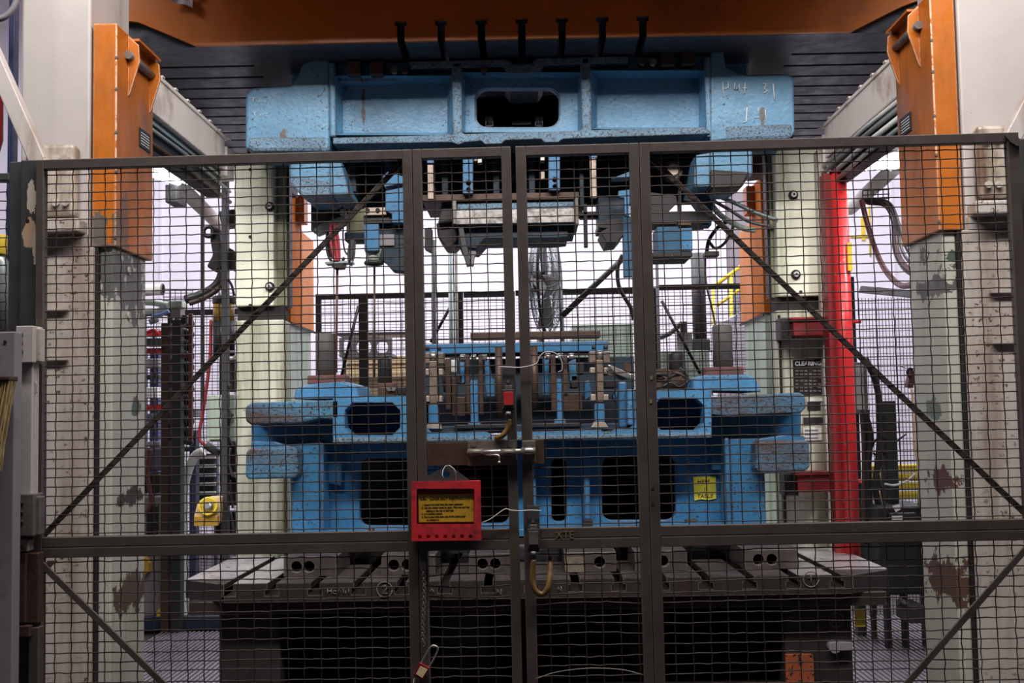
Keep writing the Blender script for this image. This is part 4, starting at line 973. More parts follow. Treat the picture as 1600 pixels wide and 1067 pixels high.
# ================================================================== the mesh fence and its double gate
YAW, TILT = math.radians(0.9), 0.0045
GM = Matrix.Translation((0, 3.5, 0)) @ Euler((0, -TILT, -YAW)).to_matrix().to_4x4()
GMI = GM.inverted()
GROT = (0, -TILT, -YAW)
def G(px, py, v=0.0):
    o = GMI @ Vector((0, 0, CAM_H)); d = GMI.to_3x3() @ ray(px, py)
    t = (v-o.y)/d.y
    return o+t*d
zt_ = (G(64, 256).z+G(640, 232).z+G(1010, 221).z+G(1560, 211).z)/4
zm0 = (G(400, 834.7).z+G(830, 827).z+G(1200, 816).z+G(1590, 808).z)/4      # top of the middle rail
zm1 = zm0-0.031; zm2 = zm0-0.062
FR = 0.030; PITCH_H = 0.0284
def gthing(name, label, cat, u, z, group=None):
    return thing(name, label, cat, GM @ Vector((u, 0, z)), GROT, group)
def gbox(m, u0, u1, z0, z1, v0=-0.016, v1=0.016): return m.box(u0, u1, v0, v1, z0, z1)
def crimp(a, b, step, ph, amp=0.0026, jit=0.0008, bow=0.0):
    n = max(2, int(round((b-a).length/step)))
    d = (b-a)/n; out = []
    side = Vector((0, 0, 1)) if abs(d.x) > abs(d.z) else Vector((1, 0, 0))
    for i in range(n+1):
        p = a+d*i
        p = p+Vector((0, amp if (i+ph) % 2 else -amp, 0))+side*(random.uniform(-jit, jit)+bow*math.sin(PI*i/n))
        out.append(p)
    return out
def mesh_fill(t, u0, u1, z0, z1, pv, ph_, off=None, bow=0.0, jit=0.0008):
    """woven wires of one opening, each wire an object"""
    off = pv*0.6 if off is None else off
    i = 0; u = u0+off
    while u < u1-0.006:
        du = random.uniform(-0.0015, 0.0015)
        m = MB().tube(crimp(Vector((u+du, 0, z0-0.004)), Vector((u+random.uniform(-.001, .001), 0, z1+0.004)), ph_, i, jit=jit), 0.0018, 5, False)
        m.build('mesh_wire', M_wire, t, xf=GM); u += pv; i += 1
    z = z1-ph_*0.55; i = 0
    while z > z0+0.004:
        k = random.uniform(-0.6, 0.6)*bow
        m = MB().tube(crimp(Vector((u0-0.004, 0, z+random.uniform(-.001, .001))), Vector((u1+0.004, 0, z+random.uniform(-.001, .001))), pv/2, i, 0.0022, jit, k), 0.0019, 5, False)
        m.build('mesh_wire', M_wire, t, xf=GM); z -= ph_; i += 1
def frame_piece(t, nm, u0, u1, z0, z1, v0=-0.016, v1=0.016, mm=None):
    return gbox(MB(), u0, u1, z0, z1, v0, v1).build(nm, mm or M_gate, t, 0.002, xf=GM)
UY = 600
def gu(px): return G(px, UY).x
ZB = 0.12
def panel(nm, label, cat, pl, pl2, pr2, pr, pv, low=True, off=None, group=None):
    u0, u1, u2, u3 = gu(pl), gu(pl2), gu(pr2), gu(pr)
    t = gthing(nm, label, cat, (u0+u3)/2, ZB, group)
    frame_piece(t, 'stile', u0, u1, ZB, zt_); frame_piece(t, 'stile', u2, u3, ZB, zt_)
    frame_piece(t, 'top_rail', u1+.0005, u2-.0005, zt_-FR, zt_, -0.0155, 0.0155)
    frame_piece(t, 'middle_rail', u1+.0005, u2-.0005, zm1+.0006, zm0, -0.0155, 0.0155)
    frame_piece(t, 'middle_rail', u1+.0005, u2-.0005, zm2, zm1-.0006, -0.0155, 0.0155)
    frame_piece(t, 'bottom_rail', u1+.0005, u2-.0005, ZB, ZB+FR, -0.0155, 0.0155)
    mesh_fill(t, u1, u2, zm0, zt_-FR, pv, PITCH_H, off)
    mesh_fill(t, u1, u2, 0.70, zm2, pv, PITCH_H*1.06, off, 0.012, 0.0014)
    return t
def brace(t, a, b, v, w_=0.017):
    p, q = G(*a, v), G(*b, v)
    d = (q-p); n = Vector((0, 1, 0)); s_ = d.cross(n)
    MB().obox((p+q)/2, d, n, s_, d.length, 0.008, w_).build('diagonal_brace', M_gate, t, 0.0015, xf=GM)
fl = panel('mesh_fence', 'dark wire mesh fence panel left of the double gate, with a rising diagonal brace', 'fence panel', 58, 70, 635, 650, 0.0508, off=0.034)
brace(fl, (69, 836), (560, 325), 0.012); brace(fl, (560, 325), (634, 248), 0.012)
brace(fl, (64, 880), (262, 1075), -0.012, 0.019)
MB().pp([(0, 0), (1, 0), (1, 1)], 1, 1.1) if False else None
g0 = G(74, 876, -0.012)
MB().plate([(g0.x, g0.z), (g0.x+0.03, g0.z), (g0.x, g0.z-0.03)], [], -0.014, -0.008).build('gusset', M_gate, fl, xf=GM)
dl = panel('gate_door', 'left door of the mesh double gate, carrying the barrel bolt and brown plate', 'gate', 651, 665, 791, 806, 0.0532, off=0.038)
dr = panel('gate_door', 'right door of the mesh double gate, with XTE lettered on its middle rail', 'gate', 813.5, 830, 993, 1008, 0.0532, off=0.040)
fr = panel('mesh_fence', 'dark wire mesh fence panel right of the double gate, with a falling diagonal brace', 'fence panel', 1009, 1025, 1590, 1608, 0.0528, off=0.036)
brace(fr, (1012, 242), (1600, 801), 0.012)
brace(fr, (1602, 858), (1410, 1076), -0.012, 0.019)
for py in (763, 787):
    q = G(1020, py, -0.0165); MB().cyl(q+Vector((0, 0.001, 0)), q+Vector((0, -0.0006, 0)), 0.0042, 12).build('bolt_hole', M_ink, fr, xf=GM)
for px, py in ((1018, 590), (1017, 627)):
    q = G(px, py, -0.0165); MB().obox(q, (1, 0, 0.3), (0, 1, 0), (0, 0, 1), 0.008, 0.002, 0.012).build('tape_scrap', M_tan_dark if 'M_tan_dark' in globals() else M_olive, fr, xf=GM)
text('lettering', 'XTE', mat('faded_yellow_letter', C(122, 106, 78), 0.8, 0, 0.3, 60, bump=0), dr, G(868, 841, -0.0168), 0.031, xf=GM)
# bolt plate across the left door
def gb(px0, py0, px1, py1, v0, v1):
    a, b = G(px0, (py0+py1)/2, v0), G(px1, (py0+py1)/2, v0); c, d = G((px0+px1)/2, py1, v0), G((px0+px1)/2, py0, v0)
    return MB().box(a.x, b.x, v0, v1, c.z, d.z)
gb(655, 691, 808, 727, -0.013, -0.007).build('brown_plate', M_brown_plate, dl, 0.001, xf=GM)
gb(827, 687, 850, 725, -0.013, -0.007).build('brown_plate', M_brown_plate, dr, 0.001, xf=GM)
bolt = gthing('barrel_bolt', 'worn steel barrel bolt that locks the two gate doors together', 'bolt', G(780, 727).x, G(780, 727).z)
gb(731, 688, 806, 727, -0.022, -0.017).build('base_plate', M_zinc, bolt, 0.001, xf=GM)
q0, q1 = G(730, 707.5, -0.03), G(837, 704.5, -0.03)
MB().cyl(q0, q1, 0.0085, 16).build('bolt_rod', M_steel, bolt, xf=GM)
for a, b in ((731, 755), (782, 806)):
    MB().cyl(G(a, 707, -0.03), G(b, 706.5, -0.03), 0.0105, 16).build('barrel', M_zinc, bolt, xf=GM)
MB().tube([G(760, 711, -0.036), G(778, 711, -0.045), G(780, 713, -0.047), G(780, 722, -0.047)], 0.0028, 8).build('handle', M_steel, bolt, xf=GM)
q = G(780, 721, -0.047); MB().cyl(q, q+Vector((0, 0, -0.006)), 0.005, 10).build('handle_knob', M_steel, bolt, xf=GM)
for px, py in ((740, 694), (798, 694), (740, 721), (798, 719)):
    q = G(px, py, -0.022); MB().cyl(q, q+Vector((0, -0.003, 0)), 0.008, 12).build('screw', M_zinc, bolt, xf=GM)
keep = gthing('bolt_keeper', 'steel keeper plate with four screws, on the right gate door', 'bolt keeper', G(827, 725).x, G(827, 725).z)
gb(816, 688, 837, 723, -0.022, -0.017).build('plate', M_zinc, keep, 0.003, xf=GM)
MB().cyl(G(815, 705, -0.03), G(837, 704.5, -0.03), 0.0115, 16).build('sleeve', M_steel, keep, xf=GM)
for px, py in ((821, 693), (832, 693), (821, 718), (832, 717)):
    q = G(px, py, -0.022); MB().cyl(q, q+Vector((0, -0.003, 0)), 0.0065, 12).build('screw', M_zinc, keep, xf=GM)

# ---- lockout box
lb = gthing('lockout_box', 'red lockout box with a yellow instruction sign, hanging on the gate', 'lockout box', G(696, 846, -0.03).x, G(696, 846, -0.03).z)
V0 = -0.05
def gp(pts, v0, v1, holes=()):
    f = lambda p: (G(p[0], p[1], v0).x, G(p[0], p[1], v0).z)
    return MB().plate([f(p) for p in pts], [[f(p) for p in h] for h in holes], v0, v1)
hol = [circ(656+13.2*i, 838.5-0.1*i, 3.2, 12)[:-1] for i in range(7)]
gp([(642.5, 752.5), (751, 751), (751, 844), (643, 845.5)], V0, V0+0.003, [rrect(651, 763.5, 741, 819, 2, 3)]+hol).build('front_panel', M_redbox, lb, 0.0006, xf=GM)
gp([(642.5, 752.5), (751, 751), (751, 844), (643, 845.5)], V0+0.024, V0+0.026).build('back_panel', M_redbox, lb, xf=GM)
a, b = G(643, 800, V0), G(751, 800, V0); zc0, zc1 = G(696, 845, V0).z, G(696, 752, V0).z
for nm, (x0, x1, z0, z1) in (('side_panel', (a.x, a.x+0.002, zc0, zc1)), ('side_panel', (b.x-0.002, b.x, zc0, zc1)), ('bottom_panel', (a.x, b.x, zc0, zc0+0.002)), ('top_panel', (a.x, b.x, zc1-0.002, zc1))):
    MB().box(x0, x1, V0+0.003, V0+0.024, z0, z1).build(nm, M_redbox, lb, xf=GM)
gp([(651, 763), (741, 763), (741, 819), (651, 819)], V0+0.012, V0+0.013).build('inner_back', M_dark_red, lb, xf=GM)
sg = gp([(653.5, 772.5), (740, 771.5), (740.5, 815), (654.5, 816)], V0+0.0075, V0+0.009).build('yellow_sign', M_sign, lb, xf=GM)
def gtext(s_, px, py, h):
    p = G(px, py, V0+0.007); text('lettering', s_, M_ink, sg, p, h, xf=GM, extrude=0.0002, bold=0.00022)
gtext('CEL', 656, 781, 0.0118); gtext('LOCK OUT INSTRUCTIONS', 671.5, 780.8, 0.0106)
for k, (px, s_) in enumerate(((659, '1. Record the lock from the open cupboard.'), (659, '2. Use the master clock to open. This lock and key'), (662, '    belong to the key in this lock.'), (659, '4. It is handled closed.'), (659, '5. Put in your lock onto one of the listed areas'), (663, '    to remove it.'))):
    gtext(s_, px, 789.5+4.75*k, 0.0069)
gp([(655, 752), (662, 747), (690, 731), (696, 728), (706, 730), (735, 751)], V0+0.012, V0+0.015, [circ(697, 741, 5.5, 14)[:-1]]).build('hanger_plate', M_greypost, lb, xf=GM)
MB().tube([G(*p) for p in ((694, 748, V0-0.002), (691, 742, V0-0.004), (692, 735, V0+0.004), (696, 728, V0+0.01), (702, 727, V0+0.004), (709, 732, V0-0.002), (712, 738, V0), (713, 750, V0+0.01))], 0.0012, 6).build('hanging_wire', M_pale, lb, xf=GM)

# ---- door switches
def gcurve(pts, v, n=6): return spline([G(p[0], p[1], p[2] if len(p) > 2 else v) for p in pts], n)
def switch(lab, x0, y0, sc, face, cond, cond_m):
    t = gthing('door_switch', lab, 'switch', G(x0, y0+90*sc, -0.03).x, G(x0, y0+90*sc, -0.03).z)
    g = lambda nm, a, b, c, d, v0, v1, mm, bev=0.001: gb(x0+a*sc, y0+b*sc, x0+c*sc, y0+d*sc, v0, v1).build(nm, mm, t, bev, xf=GM)
    g('mounting_bracket', -9, 0, 10, 38, -0.022, -0.017, M_greypost)
    g('body', -9, 36, 10, 66, -0.042, -0.022, M_greypost, 0.002)
    g('cover', -7, 40, 8, 61, -0.0445, -0.042, face, 0.001)
    g('head', -5, 30, 6, 36, -0.036, -0.022, M_steel_dull)
    for dx in (-7, 8):
        for dy in (35, 69):
            q = G(x0+dx*sc, y0+dy*sc, -0.04); MB().cyl(q+Vector((0, 0.02, 0)), q, 0.004, 8).build('screw', M_ink, t, xf=GM)
    g('lower_block', -9, 66, 10, 72, -0.036, -0.022, M_greypost)
    q0, q1 = G(x0+0.5*sc, y0+71*sc, -0.032), G(x0+0.5*sc, y0+84*sc, -0.032)
    MB().tube([q0, q0*0.45+q1*0.55, q0*0.44+q1*0.56, q1], 0.010, 12, True, [0.0105, 0.0105, 0.0085, 0.0085]).build('gland', M_steel_dull, t, xf=GM)
    q = G(x0, y0+24*sc, -0.022); MB().cyl(q, q+Vector((0, -0.003, 0)), 0.005, 6).build('nut', M_steel, t, xf=GM)
    MB().tube(gcurve(cond, -0.032), 0.0085, 10).build('conduit', cond_m, t, xf=GM)
M_cond = mat('conduit_brown_yellow', C(122, 92, 50), 0.45, 0, 0.3, 30, dirt=C(70, 52, 36), dirt_amt=0.6, dirt_scale=20, bump=0)
M_redface = mat('red_cover', C(198, 50, 56), 0.4, 0, 0.1, 10, dirt=C(130, 40, 40), dirt_amt=0.5, dirt_scale=40, bump=0)
switch('door switch with a red cover on the left gate door stile', 794, 572, 1.0, M_redface, [(795, 655), (795, 664), (791, 674), (783, 682), (775, 685, -0.02)], M_cond)
switch('door switch with a dull grey cover at the foot of the gate gap', 833, 790, 1.0, M_steel_dull, [(834, 874), (832, 892), (832, 910), (838, 924), (848, 928), (856, 918), (859, 900, -0.02), (860, 870, 0.01)], M_cond)
def gwire(lab, pts, r, mm, v=-0.03):
    m = MB().tube(gcurve(pts, v), r, 6)
    m.v = [GM @ p for p in m.v]
    return simple('loose_wire', mm, m, lab, 'wire')
gwire('pale loose wire looped through the mesh beside the red door switch', [(780, 573), (812, 574), (830, 571), (839, 567), (843, 558), (850, 551), (862, 550), (872, 555), (878, 566), (878, 578), (872, 581)], 0.0014, M_pale)
gwire('white loose wire from the lockout box to the lower door switch', [(752, 817), (766, 811), (780, 801), (790, 795), (798, 797), (812, 798), (830, 797), (846, 798)], 0.0014, M_pale)

gwire('thin dark wire sagging across the lower right gate door', [(836, 1061), (870, 1050), (920, 1044), (970, 1046), (1004, 1054)], 0.0016, M_steel_dull, -0.02)

# ---- chain and padlock
ch = gthing('lock_chain', 'thin steel chain hanging on the left gate door below the red box', 'chain', G(661, 1008, -0.025).x, G(661, 1008, -0.025).z)
q = G(661, 880, -0.02)
gb(657, 877, 666, 890, -0.022, -0.017).build('chain_bracket', M_steel_dull, ch, 0.0015, xf=GM)
lk = None
n_l = 25
for i in range(n_l):
    py = 889+119*(i+0.5)/n_l
    p = G(661.5+1.2*math.sin(i*0.25), py, -0.026)
    if lk is None:
        r = 0.0021; h = 0.0098
        m = MB().tube([Vector((h*0.5*math.cos(a)*1.0, 0, (h if math.sin(a) > 0 else -h)*0.45+0.5*h*math.sin(a)*0.6)) for a in [2*PI*k/10 for k in range(11)]], 0.0014, 5, False)
        lk = m.mesh('chain_link'); lk.materials.append(M_zinc)
    o = bpy.data.objects.new('chain_link', lk); COL.objects.link(o); o.parent = ch
    M_ = mtx(ch).inverted() @ GM @ Matrix.Translation(p) @ Euler((0, 0.2*random.uniform(-1, 1), (PI/2.2 if i % 2 else 0.2))).to_matrix().to_4x4()
    o.matrix_local = M_
pl = gthing('padlock', 'red padlock with a white label hanging from the thin chain', 'padlock', G(664, 1064, -0.03).x, G(664, 1064, -0.03).z)
gp([(655, 1035), (672, 1044), (661, 1064), (644.5, 1055)], -0.044, -0.024).build('body', M_redbox_dark if 'M_redbox_dark' in globals() else M_red_lock, pl, 0.003, xf=GM) if False else None
M_red_lock = mat('padlock_red', C(116, 28, 38), 0.4, 0, 0.1, 10, bump=0)
gp([(655, 1035), (672, 1044), (661, 1064), (644.5, 1055)], -0.044, -0.024).build('body', M_red_lock, pl, 0.002, xf=GM)
gp([(656.5, 1040.5), (668, 1046), (660, 1059), (650, 1053)], -0.0455, -0.044).build('label', M_tan, pl, xf=GM)
MB().tube(gcurve([(658, 1037), (664, 1025), (672, 1012), (677, 1008.5), (683, 1011), (683.5, 1017), (677, 1031), (670, 1043)], -0.034), 0.0030, 10).build('shackle', M_steel, pl, xf=GM)
MB().tube([G(648, 1060, -0.03), G(645, 1072, -0.03)], 0.0025, 6).build('tail_wire', M_pale, pl, xf=GM)

# ================================================================== left of the fence: post, hinges, cabinet, broom
YP = 3.5
def lbx(x0, y0, x1, y1, D0, D1): return MB().bx(x0, y0, x1, y1, D0, D1)
M_gpost = mat('gate_post_paint_worn', C(62, 62, 64), 0.5, 0, 0.15, 6, bump=0.03, patch_noise=0.12, patches=[((0.01, -0.04, 2.30), (0.016, 0.1, 0.06), C(206, 190, 172)), ((0.004, -0.04, 2.2), (0.02, 0.1, 0.06), C(190, 158, 132)), ((0.022, -0.04, 2.14), (0.008, 0.1, 0.05), C(196, 180, 160))])
gx0, gx1 = WX(30, 500, 3.53), WX(55, 500, 3.53)
t = thing('gate_post', 'dark grey fence post with a worn paint patch, at the far left', 'post', ((gx0+gx1)/2, 3.53, 0))
MB().box(gx0, gx1, 3.53, 3.59, 0, WZ(40, 250, 3.53)).build('post', M_gpost, t, 0.003)
MB().box(WX(12, 500, 3.55), gx0-0.001, 3.55, 3.6, 0, WZ(40, 252, 3.55)).build('side_plate', M_greypost, t, 0.003)
q = W(43, 345, 3.53); MB().cyl(q+Vector((0, 0.001, 0)), q+Vector((0, -0.001, 0)), 0.006, 12).build('hole', M_ink, t)
pt = thing('side_mesh_fence', 'sliver of another mesh panel at the left edge behind the grey post', 'fence panel', W(0, 500, 3.7))
x0, x1 = WX(-60, 276, 3.7), WX(31, 276, 3.7)
MB().box(x0, x1, 3.62, 3.66, WZ(10, 282, 3.62), WZ(10, 270, 3.62)).build('top_rail', M_greypost, pt, 0.003)
for k in range(18):
    z = WZ(5, 300+26*k*0.55*1.0, 3.68)
    MB().tube(crimp(Vector((x0, 3.68, z)), Vector((x1-0.03, 3.68, z)), 0.026, k), 0.0019, 5, False).build('mesh_wire', M_wire, pt)
for px in (-18, 9):
    x = WX(px, 450, 3.68)
    MB().tube(crimp(Vector((x, 3.68, WZ(5, 540, 3.68))), Vector((x, 3.68, WZ(5, 276, 3.68))), 0.028, 0), 0.0018, 5, False).build('mesh_wire', M_wire, pt)
# white channel with hinges
t = thing('hinge_channel', 'white channel with two hinge blocks bolted to the grey post at the left', 'hinge channel', W(38, 840, 3.46))
lbx(24, 545, 50, 782, 3.45, 3.50).build('channel', M_white, t, 0.003)
def hinge_block(y0, y1, mm):
    o = lbx(24, y0, 52, y1, 3.43, 3.50).build('hinge_block', mm, t, 0.003)
    for k in range(3):
        q = W(34, y0+14+13*k*(y1-y0)/58, 3.43)
        MB().tube([q+Vector((0, -0.001, 0.006)), q+Vector((0, -0.001, -0.006))], 0.0045 if k != 1 else 0.004, 8).build('slot', M_ink, o)
    m = lbx(52, y0+4, 62, y1-2, 3.45, 3.49); m.build('knuckle', M_white_low if mm is M_white else M_steel_dull, o, 0.003)
hinge_block(509, 567, M_white)
hinge_block(772, 838, M_steel_dull)
q0, q1 = W(58, 512, 3.47), W(58, 566, 3.47); MB().cyl(q0, q1, 0.009, 12).build('hinge_pin', M_white_low, t)
MB().pp([(49, 590), (58, 600), (58, 612), (54, 616), (53, 680), (49, 700)], 3.46, 3.465).build('paint_flap', M_white, t)
t = thing('rusty_stop', 'rusty brown hinge stop below the hinge channel at the left edge', 'stop', W(38, 995, 3.46))
M_rstop = mat('rusty_brown_steel', C(70, 46, 36), 0.65, 0.1, 0.3, 10, dirt=C(54, 36, 30), dirt_amt=0.5, bump=0.15)
lbx(22, 864, 40, 974, 3.45, 3.50).build('plate', M_rstop, t, 0.003); lbx(41, 864, 60, 974, 3.46, 3.50).build('plate', M_rstop, t, 0.003)
lbx(22, 845, 44, 862, 3.45, 3.49).build('weld_block', M_steel_rust, t, 0.004)
lbx(19, 978, 46, 996, 3.44, 3.50).build('foot_block', M_rstop, t, 0.003)
lbx(44, 980, 60, 1080, 3.46, 3.50).build('tail', M_gate, t, 0.003)
cx0, cx1 = WX(-70, 800, 3.35), WX(21, 800, 3.35)
t = thing('grey_cabinet', 'plain grey cabinet side at the left edge below the broom', 'cabinet', ((cx0+cx1)/2, 3.5, 0))
MB().box(cx0, cx1, 3.35, 3.40, 0, WZ(10, 518, 3.35)).build('side_panel', M_grey, t, 0.004)
q = W(8, 534, 3.35); MB().cyl(q, q+Vector((0, -0.002, 0)), 0.005, 10).build('screw', M_ink, t)
br_ = thing('broom_head', 'straw broom head hanging against the grey cabinet at the left edge', 'broom', W(2, 716, 3.28))
a = W(-8, 596, 3.30)
MB().box(a.x-0.05, a.x+0.055, 3.27, 3.33, a.z, a.z+0.015).build('binding', M_brown_m, br_, 0.004)
m = MB()
for k in range(260):
    p0 = a+Vector((random.uniform(-0.05, 0.054), random.uniform(-0.028, 0.028), 0))
    L_ = random.uniform(0.17, 0.26)
    p1 = p0+Vector(((p0.x-a.x)*0.1-0.02*random.random()-0.035*max(0, (p0.x-a.x)/0.05), random.uniform(-.01, .01), -L_))
    m.tube([p0, (p0+p1)/2+Vector((random.uniform(-.004, .004), 0, 0)), p1], 0.0016, 3, False)
tag(m.build('bristles', M_bristle, br_), kind='stuff')
# hand rails in the upper corners
t = thing('white_strut', 'white square strut slanting down at the upper left corner', 'strut', W(66, 256, 3.9))
p, q = W(-22, 60, 3.9), W(66, 262, 3.8)
MB().obox((p+q)/2, q-p, (0, 1, 0), (q-p).cross(Vector((0, 1, 0))), (q-p).length, 0.05, 0.055).build('tube', M_white, t, 0.004)
t = thing('white_strut', 'white square strut slanting down at the upper right corner', 'strut', W(1580, 216, 3.9))
p, q = W(1650, 80, 3.9), W(1577, 222, 3.8)
MB().obox((p+q)/2, q-p, (0, 1, 0), (q-p).cross(Vector((0, 1, 0))), (q-p).length, 0.05, 0.055).build('tube', M_white, t, 0.004)
t = thing('fence_end_post', 'dark end post of the fence at the right edge with a pale worn corner', 'post', W(1598, 520, 3.56))
x0 = WX(1588, 300, 3.56); MB().box(x0, x0+0.07, 3.56, 3.62, 0, WZ(1590, 216, 3.56)).build('post', M_greypost, t, 0.004)
MB().pp([(1570, 211), (1590, 213), (1597, 222), (1590, 228), (1580, 222)], 3.45, 3.46).build('torn_lip', M_gate, t)
# things at the far left edge
t = thing('blue_upright_pipe', 'dark blue vertical pipe at the upper left corner', 'pipe', W(17, 280, 4.3))
MB().box(WX(12, 150, 4.3), WX(22, 150, 4.3), 4.3, 4.34, 0, 3.6).build('pipe', mat('dark_blue_paint', C(34, 40, 72), 0.45, 0, 0.15, 6, bump=0), t, 0.004)
simple('grey_cable', M_grey, MB().tube(path([(-10, 32), (8, 26), (20, 14), (28, -4)], 4.2), 0.012, 8), 'grey cable crossing the top left corner', 'cable')
t = thing('red_drum', 'dark red rounded drum edge at the left border', 'drum', W(-14, 250, 4.6))
a, b = W(-22, 270, 4.7), W(-12, 96, 4.7)
MB().tube([a, a*0.7+b*0.3, a*0.3+b*0.7, b], 0.06, 20, True, [0.03, 0.06, 0.05, 0.03]).build('shell', M_dark_red, t)
t = thing('grey_canister', 'silver canister with a yellow collar at the left border behind the mesh', 'canister', W(0, 512, 4.0))
a, b = W(0, 520, 4.0), W(0, 402, 4.0)
MB().tube([a, (a.x, a.y, b.z-0.02), b, b+Vector((0, 0, 0.02))], 0.027, 16, True, [0.027, 0.027, 0.02, 0.008]).build('body', M_galv, t)
q = W(0, 398, 4.0); MB().cyl(q, q+Vector((0, 0, 0.07)), 0.024, 16).build('yellow_collar', M_yellow, t, 0.003)

# ================================================================== behind the press
DF = 9.8
M_fence_b = mat('rear_fence_black_paint', C(34, 32, 34), 0.5, 0, 0.1, 6, bump=0)
M_fwire = mat('rear_mesh_wire', C(70, 66, 72), 0.5, 0.2, 0.1, 6, bump=0)
def fence_mesh(t, x0, x1, z0, z1, y, ph_=0.0508, pv=0.0284, rotz=None):
    m = MB()
    x = x0+ph_/2
    while x < x1: m.box(x-0.0022, x+0.0022, y-0.002, y+0.002, z0, z1); x += ph_
    z = z0+pv/2
    while z < z1: m.box(x0, x1, y-0.002, y+0.002, z-0.002, z+0.002); z += pv
    return tag(m.build('wire_mesh', M_fwire, t), kind='stuff')
def rear_fence(px0, px1, py, posts, lab):
    z1 = WZ((px0+px1)/2, py-4, DF); x0, x1 = WX(px0, 500, DF), WX(px1, 500, DF)
    t = thing('rear_mesh_fence', lab, 'fence', ((x0+x1)/2, DF, 0))
    MB().box(x0, x1, DF-0.02, DF+0.02, z1-0.045, z1).build('top_rail', M_fence_b, t)
    MB().box(x0, x1, DF-0.02, DF+0.02, 0.1, 0.145).build('bottom_rail', M_fence_b, t)
    for p0, p1 in posts:
        MB().box(WX(p0, 500, DF), WX(p1, 500, DF), DF-0.025, DF+0.025, 0, z1-0.001).build('post', M_fence_b, t)
    fence_mesh(t, x0, x1, 0.145, z1-0.045, DF)
    return t
f1 = rear_fence(494, 724, 462, [(494, 502), (561, 575), (712, 724)], 'black framed mesh fence behind the press, left stretch')
f2 = rear_fence(806, 1030, 456, [(1020, 1030)], 'black framed mesh fence behind the press, middle stretch past the fan')
f3 = rear_fence(1031, 1176, 448, [(1164, 1176)], 'black framed mesh fence behind the press, right stretch')
f4 = rear_fence(725, 805, 460, [(800, 805)], 'short black framed mesh fence stretch behind the gate door stiles')
def dbrace(t, a, b, r=0.013):
    MB().cyl(W(a[0], a[1], DF-0.035), W(b[0], b[1], DF-0.035), r, 8).build('brace', M_fence_b, t)
dbrace(f1, (560, 478), (533, 590)); dbrace(f2, (1022, 462), (1022, 462.5)) if False else None
dbrace(f3, (1034, 470), (1094, 584))
dbrace(f1, (711, 466), (673, 535))
# vertical service pipes
def vpipe(px, y0, y1, wpx, D, mm, lab, nm='service_pipe', base=0.0):
    a, b = W(px, y0, D), W(px, y1, D)
    return simple(nm, mm, MB().cyl((a.x, D, base), (a.x, D, a.z), wpx*D/3600, 16), lab, 'pipe')
vpipe(677, 375, 545, 7, 8.6, M_greypost, 'thin dark service pipe left of two bright pipes behind the press')
vpipe(704, 380, 545, 9, 8.5, M_galv, 'left galvanised service pipe behind the left gate door')
vpipe(712, 378, 545, 5, 8.7, M_steel_dull, 'slim dull service pipe beside the left galvanised pipe')
vpipe(1090, 396, 548, 22, 10.35, M_greypost, 'thick grey column pipe below the blue box unit', base=WZ(1090, 548, 10.3))
vpipe(1026, 400, 590, 5, 8.8, M_greypost, 'thin dark pipe right of the right gate door behind the press')
# big dark diagonal pipe
t = thing('diagonal_pole', 'long dark diagonal pole leaning behind the press beside the fan', 'pole', W(880, 493, 8.6))
MB().cyl(W(878, 494, 9.1), W(984, 394, 9.1), 0.023, 12).build('pole', M_greypost, t)
simple('drop_cable', M_greypost, MB().tube(path([(972, 398), (965, 420), (968, 450), (985, 480), (990, 500)], 9.08), 0.016, 8), 'dark cable dropping from the top of the diagonal pole', 'cable')
if False: simple('overhead_wire', M_grey, MB().tube(path([(945, 372), (925, 405), (900, 440)], 12), 0.005, 5), 'thin wire slanting across the bright rear wall', 'wire')
# fan
fc = W(853, 440, 9.1)
fan = thing('drum_fan', 'large wire guarded shop fan seen edge on behind the lower die', 'fan', (fc.x, 9.1, 0.0), (0, 0, 0))
ax = Vector((0.985, -0.17, 0)).normalized(); u_ = Vector((0, 0, 1)); v_ = ax.cross(u_)
RF = 0.41
m = MB()
for sgn in (-1, 1):
    for k in range(17):
        r = RF*(0.12+0.88*k/16); h = 0.035+0.075*math.sqrt(max(0, 1-(r/RF)**2.2))
        m.ring(fc+ax*sgn*h, ax, r, 0.0026, 32, 4)
    for k in range(28):
        a = 2*PI*k/28; d = u_*math.cos(a)+v_*math.sin(a)
        pts = []
        for j in range(7):
            r = RF*(0.12+0.88*j/6); h = 0.035+0.075*math.sqrt(max(0, 1-(r/RF)**2.2))
            pts.append(fc+ax*sgn*h+d*r)
        m.tube(pts, 0.0026, 4, False)
tag(m.build('wire_guard', M_galv, fan), kind='stuff')
MB().ring(fc, ax, RF, 0.012, 40, 8).build('rim_band', M_greypost, fan)
MB().cyl(fc-ax*0.10, fc-ax*0.02, 0.085, 20).build('motor', M_greypost, fan, 0.01)
MB().cyl(fc-ax*0.02, fc+ax*0.05, 0.06, 20).build('hub', M_steel_dull, fan, 0.006)
for k in range(4):
    a = PI/2*k+0.3; d = u_*math.cos(a)+v_*math.sin(a); s_ = ax.cross(d)
    tw = (s_*0.8+ax*0.6).normalized()
    pts = [fc+d*0.05-tw*0.03, fc+d*0.36-tw*0.13, fc+d*0.38+tw*0.05, fc+d*0.05+tw*0.03]
    nrm = (pts[1]-pts[0]).cross(pts[3]-pts[0]).normalized()*0.003
    MB().add([p-nrm for p in pts]+[p+nrm for p in pts], [(0, 3, 2, 1), (4, 5, 6, 7), (0, 1, 5, 4), (1, 2, 6, 5), (2, 3, 7, 6), (3, 0, 4, 7)]).build('blade', M_grey, fan)
MB().cyl((fc.x-0.05, 9.12, 0.02), (fc.x-0.05, 9.12, fc.z-RF*0.98), 0.03, 12).build('stand', M_greypost, fan)
